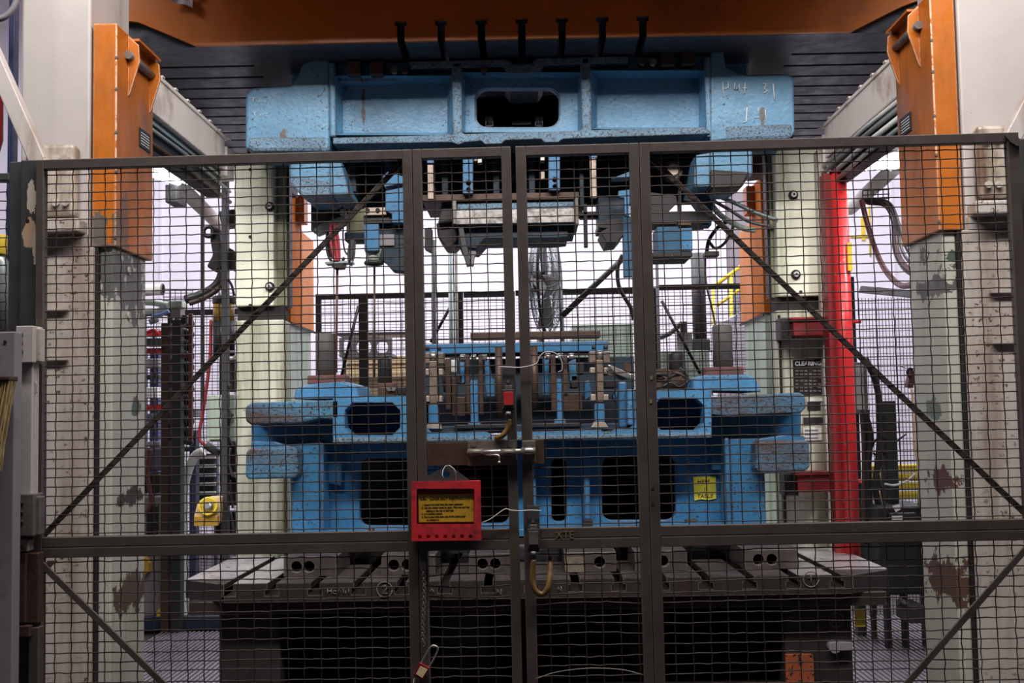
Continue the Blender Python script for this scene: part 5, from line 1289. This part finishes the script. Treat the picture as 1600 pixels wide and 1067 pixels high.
MB().cyl((fc.x-0.05, 9.12, 0.0), (fc.x-0.05, 9.12, 0.04), 0.35, 28).build('base', M_greypost, fan)
MB().cyl((fc.x+0.15, 9.2, 0.8), (fc.x+0.12, 9.2, fc.z-0.1), 0.018, 10).build('yoke', M_greypost, fan)
# rear bay: benches, crates, panels
t = thing('wood_crate_stack', 'pale wooden boards stacked behind the rear fence, left of the gate doors', 'boards', W(610, 610, 11.2))
for k in range(4):
    MB().bx(541, 556+12*k, 650, 568+12*k if k < 3 else 912, 11.7+0.02*(k % 2), 12.4).build('board', M_tan, t, 0.006)
t = thing('grey_trolley', 'grey framed trolley with rounded openings behind the rear fence', 'trolley', W(570, 553, 11.0))
MB().pp([(530, 528), (612, 528), (612, 553), (530, 553)], 11.0, 11.06, [rrect(536, 531, 546, 551, 3, 3), rrect(556, 534, 580, 551, 6, 4), rrect(588, 534, 606, 551, 6, 4)]).build('side_frame', M_grey, t, 0.006)
MB().bx(526, 519, 650, 523, 11.0, 11.4).build('top_bar', M_greypost, t)
MB().bx(530, 553, 612, 557, 11.0, 11.5).build('lower_bar', M_grey, t)
MB().box(WX(535, 560, 11.1), WX(540, 560, 11.1), 11.1, 11.14, 0, WZ(535, 553, 11.1)).build('leg', M_grey, t)
MB().box(WX(604, 560, 11.1), WX(609, 560, 11.1), 11.1, 11.14, 0, WZ(606, 553, 11.1)).build('leg', M_grey, t)
t = thing('pale_green_cabinet', 'pale green machine cabinet behind the right gate door', 'cabinet', W(940, 560, 10.6))
x0, x1, z0, z1 = R(895, 506, 990, 640, 10.6)
MB().box(x0, x1, 10.6, 11.2, 0, z1).build('body', M_pale_green, t, 0.01)
x0, x1, z0, z1 = R(1000, 548, 1110, 640, 10.1)
MB().box(x0, x1, 10.1, 10.55, 0, z1).build('side_unit', M_pale_green, t, 0.01)
t = thing('actuator', 'grey green actuator with a slanted hose behind the rear fence, right of the gate', 'actuator', W(1068, 545, 10.2))
MB().bx(1058, 520, 1082, 548, 10.2, 10.34).build('body', M_grey, t, 0.01)
MB().bx(1064, 502, 1074, 521, 10.2, 10.3).build('neck', M_greypost, t, 0.006)
MB().tube(path([(1031, 528), (1048, 520), (1066, 504)], 10.18), 0.022, 8).build('hose', M_greypost, t)
MB().bx(1066, 530, 1110, 548, 10.22, 10.28).build('manifold', M_greypost, t, 0.008)
t = thing('white_hood', 'white slanted hood behind the rear fence at the right', 'hood', W(1150, 560, 10.8))
MB().pp([(1120, 506), (1172, 480), (1190, 480), (1190, 914), (1120, 914)], 10.8, 11.4).build('body', M_wallm, t, 0.01)
MB().bx(1180, 478, 1195, 505, 10.7, 10.9).build('top_cap', M_wallm, t)
# grey mauve gate between lighter wall posts, far right
M_mauve = mat('mauve_shutter', C(146, 138, 146), 0.7, 0, 0.05, 3, bump=0)
t = thing('mauve_shutter', 'grey mauve shutter on the rear wall behind the yellow stair rail', 'shutter', W(1180, 640, 14.9))
MB().bx(1138, 300, 1240, 640, 14.9, 14.98).build('panel', M_mauve, t)
for px0, px1 in ((1112, 1122), (1122, 1128), (1129, 1137)):
    MB().bx(px0, 290, px1, 640, 14.8, 14.98).build('side_post', M_wallm, t)
t = thing('yellow_stair_rail', 'yellow stair handrail with two posts behind the right orange column', 'handrail', W(1150, 500, 12.5))
def bar(t, a, b, D, r, mm, nm): MB().cyl(W(*a, D), W(*b, D), r, 8).build(nm, mm, t)
bar(t, (1115, 448), (1176, 402), 12.5, 0.022, M_yellow, 'rail')
bar(t, (1120, 478), (1156, 452), 12.5, 0.018, M_yellow, 'rail')
bar(t, (1142, 430), (1147, 879), 12.5, 0.02, M_yellow, 'post')
bar(t, (1114, 450), (1123, 879), 12.5, 0.016, M_yellow, 'post')
MB().bx(1175, 402, 1181, 476, 12.4, 12.5).build('post', M_yellow, t)
t = thing('tan_post', 'narrow tan board standing beside the right press upright', 'board', W(1186, 640, 9.0))
MB().bx(1181, 506, 1190, 963, 9.0, 9.1).build('board', M_olive, t)
simple('orange_marker', mat('marker_orange', C(226, 112, 60), 0.6, 0, 0.1, 4, bump=0), MB().bx(1178, 560, 1183, 920, 10.5, 10.6), 'small orange marker behind the right end of the rear fence', 'marker')

# ================================================================== left bay clutter
def lamp(lab, a, b, D0, D1):
    p, q = W(*a, D0), W(*b, D1)
    t = thing('fluorescent_lamp', lab, 'lamp', (p+q)/2)
    d = q-p; n = Vector((0, 0, 1)); s_ = d.cross(n)
    MB().obox((p+q)/2+Vector((0, 0, 0.03)), d, s_, n, d.length, 0.24, 0.03).build('housing', M_pale, t, 0.004)
    for k in (-0.075, 0, 0.075):
        o = s_.normalized()*k
        MB().cyl(p+d*0.03+o+Vector((0, 0, -0.01)), p+d*0.97+o+Vector((0, 0, -0.01)), 0.016, 10).build('tube', M_tube, t)
    return t
lamp('bright fluorescent lamp behind the left orange guard column', (196, 250), (300, 284), 6.0, 7.3)
lamp('bright fluorescent lamp behind the right orange guard column', (1470, 226), (1370, 262), 6.0, 7.3)
def duct(lab, a, b, D0, D1, r, mm):
    return simple('overhead_duct', mm, MB().cyl(W(*a, D0), W(*b, D1), r, 16), lab, 'duct')
duct('white overhead tube slanting down from the left fluorescent lamp', (278, 288), (348, 356), 7.6, 8.6, 0.05, M_duct)
duct('white overhead tube slanting down from the right fluorescent lamp', (1398, 262), (1328, 326), 7.6, 8.6, 0.05, M_duct)
for k, (a, b, r, mm, lab) in enumerate((
    ((1.688, 5.1, 2.985), (1.688, 6.5, 2.975), 0.011, M_pale, 'upper bright conduit under the right side beam'),
    ((1.682, 5.1, 2.945), (1.682, 6.5, 2.93), 0.010, M_grey, 'second conduit under the right side beam'),
    ((1.684, 5.1, 2.905), (1.684, 6.5, 2.885), 0.013, M_pale, 'bent bright conduit under the right side beam'),
    ((1.686, 5.1, 2.86), (1.686, 6.5, 2.835), 0.011, M_galv, 'lowest conduit under the right side beam'),
    ((-1.685, 5.1, 2.925), (-1.685, 6.5, 2.91), 0.009, M_galv, 'bright conduit under the left side beam'),
    ((-1.684, 5.1, 2.86), (-1.684, 6.5, 2.85), 0.010, M_brown_m, 'dark brown conduit under the left side beam'))):
    simple('overhead_conduit', mm, MB().tube([a, tuple(0.6*p+0.4*q+(0, 0, 0.012)[i] for i, (p, q) in enumerate(zip(a, b))), b], r, 10), lab, 'conduit')
t = thing('dark_bus_box', 'dark brown cable tray above the left fluorescent lamp', 'cable tray', W(320, 250, 7.4))
p, q = W(236, 186, 6.4), W(372, 262, 8.3); p.z += .1; q.z += .1; p.x -= .12; q.x -= .12; d = q-p
MB().obox((p+q)/2, d, d.cross(Vector((0, 0, 1))), (0, 0, 1), d.length, 0.22, 0.1).build('tray', M_dark, t)
MB().bx(258, 288, 276, 316, 7.2, 7.4).build('junction_box', M_greypost, t, 0.006)
t = thing('dark_bus_box', 'dark brown cable tray above the right fluorescent lamp', 'cable tray', W(1340, 240, 7.4))
p, q = W(1430, 160, 6.4), W(1285, 262, 8.3); p.z += .1; q.z += .1; p.x += .14; q.x += .14; d = q-p
MB().obox((p+q)/2, d, d.cross(Vector((0, 0, 1))), (0, 0, 1), d.length, 0.2, 0.1).build('tray', M_dark, t)
# posts
def vpost(px0, px1, y0, y1, D, mm, lab, nm='steel_post', dep=0.1):
    x0, x1 = WX(px0, (y0+y1)/2, D), WX(px1, (y0+y1)/2, D)
    t = thing(nm, lab, 'post', ((x0+x1)/2, D, 0 if y1 > 690 else WZ(px0, y1, D)))
    MB().box(x0, x1, D, D+dep, 0 if y1 > 690 else WZ(px0, y1, D), WZ(px0, y0, D)).build('post', mm, t, 0.004)
    return t
M_gpostd = mat('dark_green_black_paint', C(40, 46, 44), 0.5, 0, 0.15, 6, bump=0.02)
p1 = vpost(268, 282, 500, 985, 8.7, M_gpostd, 'dark green square post in the clutter left of the press')
p2 = vpost(251, 263, 505, 985, 8.72, M_brown_m, 'brown steel post beside the dark green square post')
p3 = vpost(346, 355, 255, 870, 6.9, M_greypost, 'dark grey conduit post close to the left press upright', dep=0.06)
p4 = vpost(313, 318, 205, 640, 7.5, M_greypost, 'thin dark pole left of the amber accumulator', dep=0.03)
p5 = vpost(294, 300, 490, 690, 8.72, M_maroon, 'thin red brown pipe behind the dark green post', dep=0.04)
MB().bx(278, 552, 296, 559, 8.73, 8.77).build('bracket', M_maroon, p5)
# black robot arm like fittings
t = thing('black_arm_unit', 'black jointed arm unit hanging beside the left press upright', 'arm unit', W(350, 425, 6.95))
MB().pp([(328, 352), (340, 356), (346, 380), (367, 392), (367, 424), (350, 416), (336, 425), (322, 416), (332, 398), (328, 376)], 6.95, 7.1).build('arm_body', M_black, t, 0.012)
MB().pp([(340, 330), (366, 326), (366, 350), (346, 352)], 6.98, 7.15).build('upper_body', M_black, t, 0.01)
q = W(326, 362, 6.93); MB().ring(q, (0, 1, 0), 0.03, 0.012, 18, 6).build('ring', M_black, t)
MB().tube(path([(348, 424), (342, 440), (330, 452), (310, 462), (290, 468)], 6.95), 0.028, 10).build('hose_bundle', M_black, t)
MB().tube(path([(352, 424), (348, 440), (340, 452), (318, 466), (296, 474)], 6.92), 0.016, 8).build('brown_hose', M_brown_m, t)
MB().tube(path([(356, 436), (362, 446), (366, 462)], 6.92), 0.008, 8).build('thin_hose', M_black, t)
t = thing('accumulator', 'black accumulator cylinder with an amber band beside the left press upright', 'accumulator', W(350, 560, 7.05))
a, b = W(350, 556, 7.1), W(350, 464, 7.1); rr_ = 17*7.1/1800
zz = lambda py: WZ(350, py, 7.1)
MB().cyl((a.x, 7.1, zz(556)), (a.x, 7.1, zz(502)), rr_, 24).build('lower_body', M_black, t)
MB().cyl((a.x, 7.1, zz(502)), (a.x, 7.1, zz(475)), rr_*0.985, 24).build('amber_band', M_amber, t)
MB().cyl((a.x, 7.1, zz(475)), (a.x, 7.1, zz(463)), rr_*1.05, 24).build('cap', M_greypost, t, 0.006)
MB().cyl((a.x-0.02, 7.1, zz(463)), (a.x-0.02, 7.1, zz(458)), 0.02, 12).build('cap_nut', M_pale, t)
t = thing('handle_hook', 'pale bent hook under the black accumulator', 'hook', W(360, 565, 7.0))
MB().tube(path([(354, 549), (366, 549)], 6.98), 0.006, 6).build('bar', M_pale, t)
MB().tube(path([(354, 561), (364, 561), (367, 556)], 6.98), 0.008, 6).build('hook', M_pale, t)
t = thing('electrical_box', 'pale green electrical box hanging beside the left press upright', 'electrical box', W(345, 690, 7.3))
MB().bx(324, 617, 366, 690, 6.965, 7.1).build('body', M_pale_green, t, 0.006)
MB().bx(327, 620, 346, 687, 6.95, 6.965).build('door', M_pale_green, t, 0.004)
t = thing('dark_equipment_stack', 'stack of dark valve equipment at the foot of the left press upright', 'equipment', W(360, 860, 7.0))
for k, (a, b, c, d) in enumerate(((344, 690, 368, 740), (350, 740, 372, 790), (336, 800, 368, 845), (352, 560, 366, 612))):
    MB().bx(a, b, c, d, 6.95+0.02*k, 7.15).build('valve_block', M_dark if k % 2 else M_black, t, 0.008)
for k in range(5):
    MB().tube(path([(360, 600+k*50), (352+3*k, 625+k*50), (364, 650+k*48)], 6.92), 0.008, 6).build('hose', M_black if k % 2 else M_greypost, t)
for px, py in ((366, 742), (352, 802), (356, 770)):
    q = W(px, py, 6.93); MB().cyl(q, q+Vector((0, 0.03, 0)), 0.016, 10).build('fitting', M_steel, t)
t = thing('grease_gun', 'grey pipe nozzle fed by a red hose, beside the electrical box', 'nozzle', W(335, 705, 7.1))
MB().cyl(W(322, 695, 7.1), W(343, 709, 7.1), 0.026, 14).build('nozzle', M_greypost, t, 0.004)
MB().tube(path([(330, 500), (328, 560), (322, 610), (316, 650), (311, 680), (314, 690), (322, 696)], 7.12), 0.011, 8).build('red_hose', M_redhose, t)
# gauge on the tan block
t = thing('round_gauge', 'round silver gauge with a yellow rim on a tan block, low beside the left upright', 'gauge', W(325, 822, 6.8))
MB().pp([(303, 806), (308, 788), (318, 778), (345, 776), (342, 818), (303, 820)], 6.84, 7.0).build('block', M_tan, t, 0.006)
MB().bx(303, 806, 340, 822, 6.8, 6.84).build('amber_base', M_amber, t, 0.004)
q = W(325, 791, 6.8)
MB().cyl(q+Vector((0, 0.04, 0)), q, 0.05, 24).build('yellow_cup', M_yellow, t, 0.004)
MB().ring(q, (0.1, -1, 0.3), 0.05, 0.008, 28, 6).build('yellow_rim', M_yellow, t)
MB().cyl(q+Vector((0, 0.0, 0)), q+Vector((-.004, -0.012, 0.004)), 0.036, 20, 0.02).build('silver_dome', M_steel, t)
# hoses and valves, upper left
t = thing('plastic_pipe', 'white plastic pipe end lying across the top of the left clutter', 'pipe', W(235, 462, 6.6))
MB().cyl(W(190, 455, 6.6), W(254, 452, 6.6), 0.034, 20).build('tube', M_pale, t); q = W(200, 455, 6.6); MB().cyl((q.x, 6.6, 0), q, 0.03, 10).build('support_leg', M_greypost, t)
q = W(254, 452, 6.6); MB().ring(q, (1, 0, 0), 0.030, 0.006, 24, 6).build('rim', M_grey, t); MB().cyl(q+Vector((0.001, 0, 0)), q+Vector((0.003, 0, 0)), 0.027, 20).build('bore', M_ink, t)
t = thing('valve_manifold', 'grey hydraulic valve manifold with hoses left of the dark green post', 'valve', W(275, 505, 8.7))
for k, (a, b, c, d, mm) in enumerate(((262, 470, 284, 480, M_pale_green), (266, 478, 282, 496, M_grey), (272, 490, 276, 500, M_steel_dull), (282, 492, 290, 505, M_black), (262, 482, 268, 505, M_dark))):
    MB().bx(a, b, c, d, 8.66+0.02*k, 8.8).build('valve_block', mm, t, 0.006)
MB().tube(path([(222, 472), (240, 473), (262, 477)], 8.64), 0.024, 10).build('green_hose', M_pale_green, t)
MB().tube(path([(224, 488), (242, 486), (262, 480)], 8.66), 0.02, 10).build('white_hose', M_pale, t)
MB().tube(path([(238, 494), (250, 492), (264, 486)], 8.6), 0.016, 10).build('blue_hose', mat('pale_blue_hose', C(140, 166, 214), 0.4, 0, 0.1, 5, bump=0), t)
q = W(234, 503, 8.6); MB().cyl(q, q+Vector((0.06, 0, 0.02)), 0.022, 12).build('fitting', M_galv, t)
MB().tube(path([(230, 520), (240, 516), (246, 522), (238, 526)], 8.5), 0.014, 8).build('red_valve', M_red, t)
# coil hose: row of dark coils
t = thing('coil_hose', 'black coiled hose hanging behind the dark green post', 'hose', W(289, 650, 8.0))
pts = []
for k in range(11*12+1):
    a = 2*PI*k/12; c = W(288, 505+17*k/12, 8.86)
    pts.append(c+Vector((0.055*math.cos(a), 0.055*math.sin(a), 0)))
MB().tube(pts, 0.026, 6).build('coil', M_black, t)
# pallet rack
rk = thing('pallet_rack', 'blue and red pallet rack far behind the left side of the press', 'rack', W(240, 850, 11.5))
for px0, px1 in ((234, 239), (243, 247), (222, 226)):
    MB().box(WX(px0, 620, 11.5), WX(px1, 620, 11.5), 11.5, 11.6, 0, WZ(240, 552, 11.5)).build('upright', M_blue_rack, rk)
for k in range(16):
    MB().bx(239, 562+19*k, 243, 566+19*k, 11.52, 11.56).build('rung', M_blue_rack, rk)
for py in (548, 636, 520):
    MB().bx(215, py-4, 300, py+4, 11.45, 11.5).build('beam', M_red, rk)
MB().bx(215, 700, 310, 706, 11.45, 11.5).build('beam', M_black, rk)
M_dim = mat('dim_blue_grey', C(92, 92, 104), 0.6, 0, 0.3, 6, bump=0)
for k, (a, b, c, d, mm) in enumerate(((224, 560, 248, 575, M_grey), (224, 585, 248, 592, M_dark), (226, 646, 246, 660, M_dim), (226, 690, 250, 698, M_grey), (226, 605, 246, 622, M_pale), (284, 640, 306, 652, M_dim), (222, 528, 252, 540, M_dark))):
    simple('rack_bin', mm, MB().bx(a, b, c, d, 11.30, 11.51), 'goods on the pallet rack: ' + ('grey carton at the top', 'dark tray in the second row', 'blue grey bin above the middle', 'grey tray near the bottom', 'pale carton between the blue uprights', 'blue grey bin right of the dark posts', 'dark tray under the top red beam')[k], 'bin', 'goods on the pallet rack', 0.01)
# slatted crates
t = thing('slatted_crate', 'grey slatted crate standing behind the red hose, left of the press', 'crate', W(322, 790, 9.2))
for k in range(6):
    MB().bx(306, 712+14*k, 336, 717+14*k, 9.2, 9.24).build('slat', M_pale, t, 0.004)
for px in (303, 336):
    x0, x1 = WX(px-2, 750, 9.24), WX(px+3, 750, 9.24); MB().box(x0, x1, 9.24, 9.3, 0, WZ(px, 706, 9.24)).build('corner_post', M_blue_rack if px < 320 else M_dim, t)
MB().bx(306, 709, 336, 790, 9.4, 9.45).build('inner_load', M_dark, t)
t = thing('dark_blue_post', 'dark blue upright between the coil hose and the slatted crate', 'post', W(300, 860, 9.0))
MB().box(WX(296, 750, 9.0), WX(306, 750, 9.0), 9.0, 9.1, 0, WZ(300, 672, 9.0)).build('post', M_blue_dark if 'M_blue_dark' in globals() else mat('post_dark_blue', C(50, 56, 84), 0.5, 0, 0.1, 5, bump=0), t)
t = thing('grey_duct_hose', 'pale ribbed duct hose curving behind the dark posts at lower left', 'duct hose', W(290, 850, 9.0))
MB().tube(path([(286, 975), (286, 850), (286, 790), (290, 750), (303, 715), (318, 705)], 8.9), 0.035, 12).build('duct', M_pale, t)
t = thing('pale_machine', 'pale grey machine body low behind the brown post at left', 'machine', W(238, 870, 9.0))
for k, (a, b, c, d, mm) in enumerate(((222, 700, 252, 735, M_dim), (224, 740, 250, 770, M_dark), (222, 775, 252, 840, M_grey), (228, 790, 246, 835, M_black), (224, 840, 250, 976, M_grey))):
    MB().bx(a, b, c, d, 9.0-0.03*k, 9.3).build('housing', mm, t, 0.012)
MB().tube(path([(234, 700), (230, 740), (236, 780), (230, 800)], 8.9), 0.018, 8).build('red_hose', M_maroon, t)
t = thing('blue_skid', 'dark blue steel skid on the floor left of the press bed', 'skid', W(270, 975, 7.9))
x0, x1 = WX(205, 950, 8.8), WX(352, 950, 8.8)
MB().box(x0, x1, 8.8, 9.4, 0.03, 0.13).build('skid', mat('skid_blue', C(36, 48, 70), 0.5, 0, 0.2, 5, bump=0), t, 0.01)
MB().box(x0, x1, 8.85, 9.35, 0, 0.03).build('runner', M_black, t)
wx = WX(254, 935, 8.85)
simple('yellow_wedge', M_yellow, MB().plate([(wx-0.035, 0.13), (wx+0.025, 0.13), (wx+0.04, 0.175), (wx+0.01, 0.205), (wx-0.03, 0.18)], [], 8.82, 8.9), 'small yellow wedge on the blue skid at lower left', 'wedge')
simple('amber_lens', M_amber, MB().pp([(224, 870), (232, 880), (232, 894), (224, 898)], 8.80, 8.92), 'amber lens behind the left white pillar at lower left', 'lens')
# left side fence mesh
lf = thing('left_bay_fence', 'black topped mesh fence in the bay left of the press', 'fence', W(300, 700, 10.4))
x0, x1 = WX(214, 600, 10.4), WX(372, 600, 10.4)
z1 = WZ(300, 484, 10.4)
MB().box(x0, x1, 10.38, 10.42, z1-0.05, z1).build('top_rail', M_fence_b, lf)
for px in (222, 345): MB().box(WX(px, 600, 10.4), WX(px+6, 600, 10.4), 10.38, 10.42, 0, z1).build('post', M_fence_b, lf)
fence_mesh(lf, x0, x1, 0.1, z1-0.05, 10.4)
simple('wire_basket', M_fwire, (lambda m: [m.cyl(W(256+9*k, 452, 10.4), W(256+9*k, 488, 10.4), 0.004, 5) for k in range(13)] and [m.cyl(W(254, 452+6*j, 10.2), W(366, 452+6*j, 10.2), 0.004, 5) for j in range(4)] and m)(MB()), 'wire basket edge above the left bay fence', 'basket')

# ================================================================== right bay clutter
rf = thing('right_bay_fence', 'black topped fine mesh fence in the bay right of the press', 'fence', W(1395, 700, 9.2))
x0, x1 = WX(1344, 600, 9.2), WX(1452, 600, 9.2)
m = MB(); a, b = W(1344, 452, 9.2), W(1452, 462, 8.6)
MB().obox((a+b)/2, b-a, (0, 1, 0), (b-a).cross(Vector((0, 1, 0))), (b-a).length, 0.04, 0.055).build('top_rail', M_fence_b, rf)
fence_mesh(rf, x0, x1, 0.0, a.z-0.07, 9.2, 0.026, 0.045)
vpost(1331, 1345, 432, 1000, 8.2, M_greypost, 'grey square post right behind the red pipe', dep=0.08)
bx_ = thing('grey_conduit_box', 'pale grey conduit box behind the red pipe on the right', 'box', W(1347, 642, 7.6))
MB().bx(1334, 566, 1356, 645, 8.06, 8.2).build('body', M_grey, bx_, 0.006)
MB().bx(1338, 570, 1350, 640, 8.05, 8.06).build('cover', M_pale, bx_, 0.003)
for k, (pts, r, mm, lab) in enumerate((
    ([(1346, 312), (1354, 345), (1366, 385), (1382, 420), (1404, 444), (1424, 445), (1446, 432)], 0.026, M_maroon, 'thick maroon hose sagging from the lamp to the right white pillar'),
    ([(1346, 312), (1372, 312), (1392, 320), (1404, 350), (1416, 385), (1432, 408), (1450, 418)], 0.018, M_black, 'uppermost black hose arching over to the right white pillar'),
    ([(1350, 314), (1376, 315), (1396, 330), (1404, 370), (1414, 400), (1440, 424)], 0.014, M_black, 'second black hose arching to the right white pillar'),
    ([(1352, 316), (1380, 318), (1398, 340), (1401, 385), (1412, 412), (1440, 432)], 0.020, M_maroon, 'maroon hose between the black hoses on the right'),
    ([(1356, 318), (1382, 322), (1394, 345), (1397, 390), (1412, 420), (1440, 436)], 0.014, M_black, 'lowest black hose arching to the right white pillar'),
    ([(1384, 318), (1392, 330), (1396, 352)], 0.008, M_yellow, 'short yellow hose among the black hoses on the right'))):
    simple('hydraulic_hose', mm, MB().tube(path([(p[0], p[1], 7.6+0.05*k-2.55*max(0, (i-1)/(len(pts)-2))**2) for i, p in enumerate(pts)] if k < 5 else pts, 7.85), r*0.68, 10), lab, 'hose')
t = thing('hose_basket', 'wire basket holding the hoses near the right lamp', 'basket', W(1372, 318, 7.7))
m = MB()
for k in range(6):
    m.tube([W(1348+8*k, 312-0.4*k, 7.7), W(1348+8*k, 298-0.4*k, 7.7)], 0.004, 5)
for j in range(3): m.tube([W(1348, 298+7*j, 7.7), W(1390, 296+7*j, 7.7)], 0.004, 5)
tag(m.build('wires', M_fwire, t), kind='stuff')
t = thing('yellow_post_rail', 'thin yellow guard rail on the rear wall, behind the maroon hose', 'handrail', W(1350, 400, 13))
bar(t, (1358, 322), (1360, 400), 14.985, 0.012, M_yellow, 'post'); MB().bx(1346, 340, 1352, 376, 14.985, 14.999).build('plate', M_yellow, t)
bar(t, (1328, 370), (1360, 370), 14.985, 0.012, M_yellow, 'rail')
t = thing('hanging_pendant', 'brown push button pendant hanging on the right bay mesh', 'pendant', W(1425, 605, 9.14))
MB().pp([(1423, 578), (1432, 580), (1427, 607), (1418, 604)], 9.12, 9.2).build('body', M_rust_b if 'M_rust_b' in globals() else mat('pendant_brown', C(98, 60, 54), 0.5, 0, 0.1, 6, bump=0), t, 0.006)
MB().tube(path([(1422, 590), (1418, 582), (1421, 576), (1426, 578)], 9.12), 0.012, 8).build('hook', M_black, t)
MB().tube(path([(1404, 571), (1420, 576), (1442, 572)], 9.14), 0.003, 5).build('line', M_black, t)
t = thing('tall_black_box', 'tall narrow black box standing in the right bay', 'box', W(1397, 870, 7.9))
MB().box(WX(1385, 700, 7.9), WX(1402, 700, 7.9), 7.9, 8.05, WZ(1395, 800, 7.9), WZ(1395, 626, 7.9)).build('body', M_gpostd, t, 0.006)
MB().tube([W(1378, 680, 7.88), W(1388, 690, 7.88)], 0.006, 6).build('side_arm', M_black, t); MB().tube([W(1400, 690, 7.88), W(1416, 678, 7.88)], 0.006, 6).build('side_arm', M_black, t)
t = thing('black_power_unit', 'black power unit with white tags at the right of the press bed', 'power unit', W(1415, 960, 7.9))
xa, xb = WX(1376, 880, 7.7), WX(1456, 880, 7.7)
MB().box(xa, xb, 7.7, 8.3, WZ(1415, 930, 7.7), WZ(1415, 790, 7.7)).build('body', M_black, t, 0.02)
MB().box(xa+0.06, xb-0.1, 7.66, 7.7, WZ(1415, 840, 7.7), WZ(1415, 800, 7.7)).build('front_cover', M_dark, t, 0.01)
for a in (1385, 1412, 1444):
    MB().box(WX(a, 950, 7.75), WX(a+7, 950, 7.75), 7.75, 7.82, 0, WZ(1415, 930, 7.7)).build('leg', M_black, t)
MB().pp([(1394, 790), (1406, 788), (1407, 796), (1400, 800)], 7.64, 7.65).build('white_tag', M_pale, t)
MB().bx(1394, 806, 1412, 812, 7.64, 7.65).build('white_tag', M_pale, t)
MB().bx(1420, 946, 1446, 974, 7.4, 7.66).build('foot_block', M_dark, t, 0.006)
bar(t, (1404, 940), (1440, 956), 7.5, 0.03, M_black, 'tow_bar')
for k, (pts, r, mm, lab) in enumerate((
    ([(1352, 560), (1366, 590), (1374, 630), (1374, 700), (1368, 760), (1376, 800)], 0.022, M_black, 'thick black cable running down right of the red pipe'),
    ([(1350, 640), (1360, 680), (1356, 740), (1360, 800), (1364, 860)], 0.02, M_black, 'black cable beside the thick black cable'),
    ([(1346, 640), (1350, 700), (1350, 780), (1352, 850)], 0.016, M_brown_m, 'brown cable close to the red pipe'),
    ([(1362, 700), (1368, 688), (1380, 690), (1382, 702), (1374, 712), (1364, 708)], 0.008, M_black, 'black cable ring hooked on the right bay mesh'),
    ([(1430, 612), (1438, 608), (1444, 618), (1442, 660), (1446, 720), (1440, 790)], 0.016, M_olive, 'olive hose running down left of the right pillar'),
    ([(1434, 612), (1434, 660), (1438, 720), (1436, 790)], 0.012, M_olive, 'second olive hose left of the right pillar'),
    ([(1424, 606), (1428, 640), (1430, 700), (1440, 760)], 0.008, M_tan, 'thin tan cord left of the olive hoses'),
    ([(1382, 756), (1398, 758), (1416, 752), (1430, 740)], 0.008, M_pale, 'pale cord tied across the tall black box'),
    ([(1372, 740), (1378, 770), (1384, 800), (1388, 830)], 0.010, M_black, 'black cable bent over the power unit'))):
    simple('bay_cable', mm, MB().tube(path(pts, 7.9+0.03*k if k < 4 else 7.6+0.02*k), r, 8), lab, 'cable')
vpost(1355, 1362, 640, 850, 8.0, M_brown_m, 'narrow brown post among the cables right of the red pipe', dep=0.05)
t = thing('yellow_barrier', 'yellow ribbed guard barrier behind the right bay mesh', 'barrier', W(1400, 830, 10.4))
for k in range(4):
    z0, z1 = WZ(1395, 726+14*k+12, 10.4), WZ(1395, 726+14*k, 10.4)
    MB().box(WX(1352, 740, 10.4), WX(1450, 740, 10.4), 10.4, 10.46, z0, z1).build('rib', M_yellow, t, 0.015)
MB().box(WX(1362, 800, 10.42), WX(1368, 800, 10.42), 10.42, 10.48, 0, WZ(1365, 726, 10.42)).build('post', M_yellow, t)
vpost(1447, 1456, 620, 985, 7.6, M_black, 'black edge post just left of the right white pillar', dep=0.05)

# ---- ribbed floor plates beside the press
def grating(lab, x0, x1, y0, y1):
    t = thing('floor_grating', lab, 'grating', ((x0+x1)/2, (y0+y1)/2, 0))
    MB().box(x0, x1, y0, y1, 0.0, 0.02).build('plate', M_grate, t, 0.003)
    m = MB(); n = int((x1-x0)/0.034)
    for k in range(n):
        x = x0+0.02+0.034*k
        m.box(x, x+0.014, y0+0.01, y1-0.01, 0.02, 0.032)
    tag(m.build('ribs', M_grate, t), kind='stuff')
grating('ribbed pale floor plate left of the press bed', -2.8, -1.72, 5.2, 8.75)
grating('ribbed pale floor plate right of the press bed', 1.72, 3.2, 5.2, 9.0)
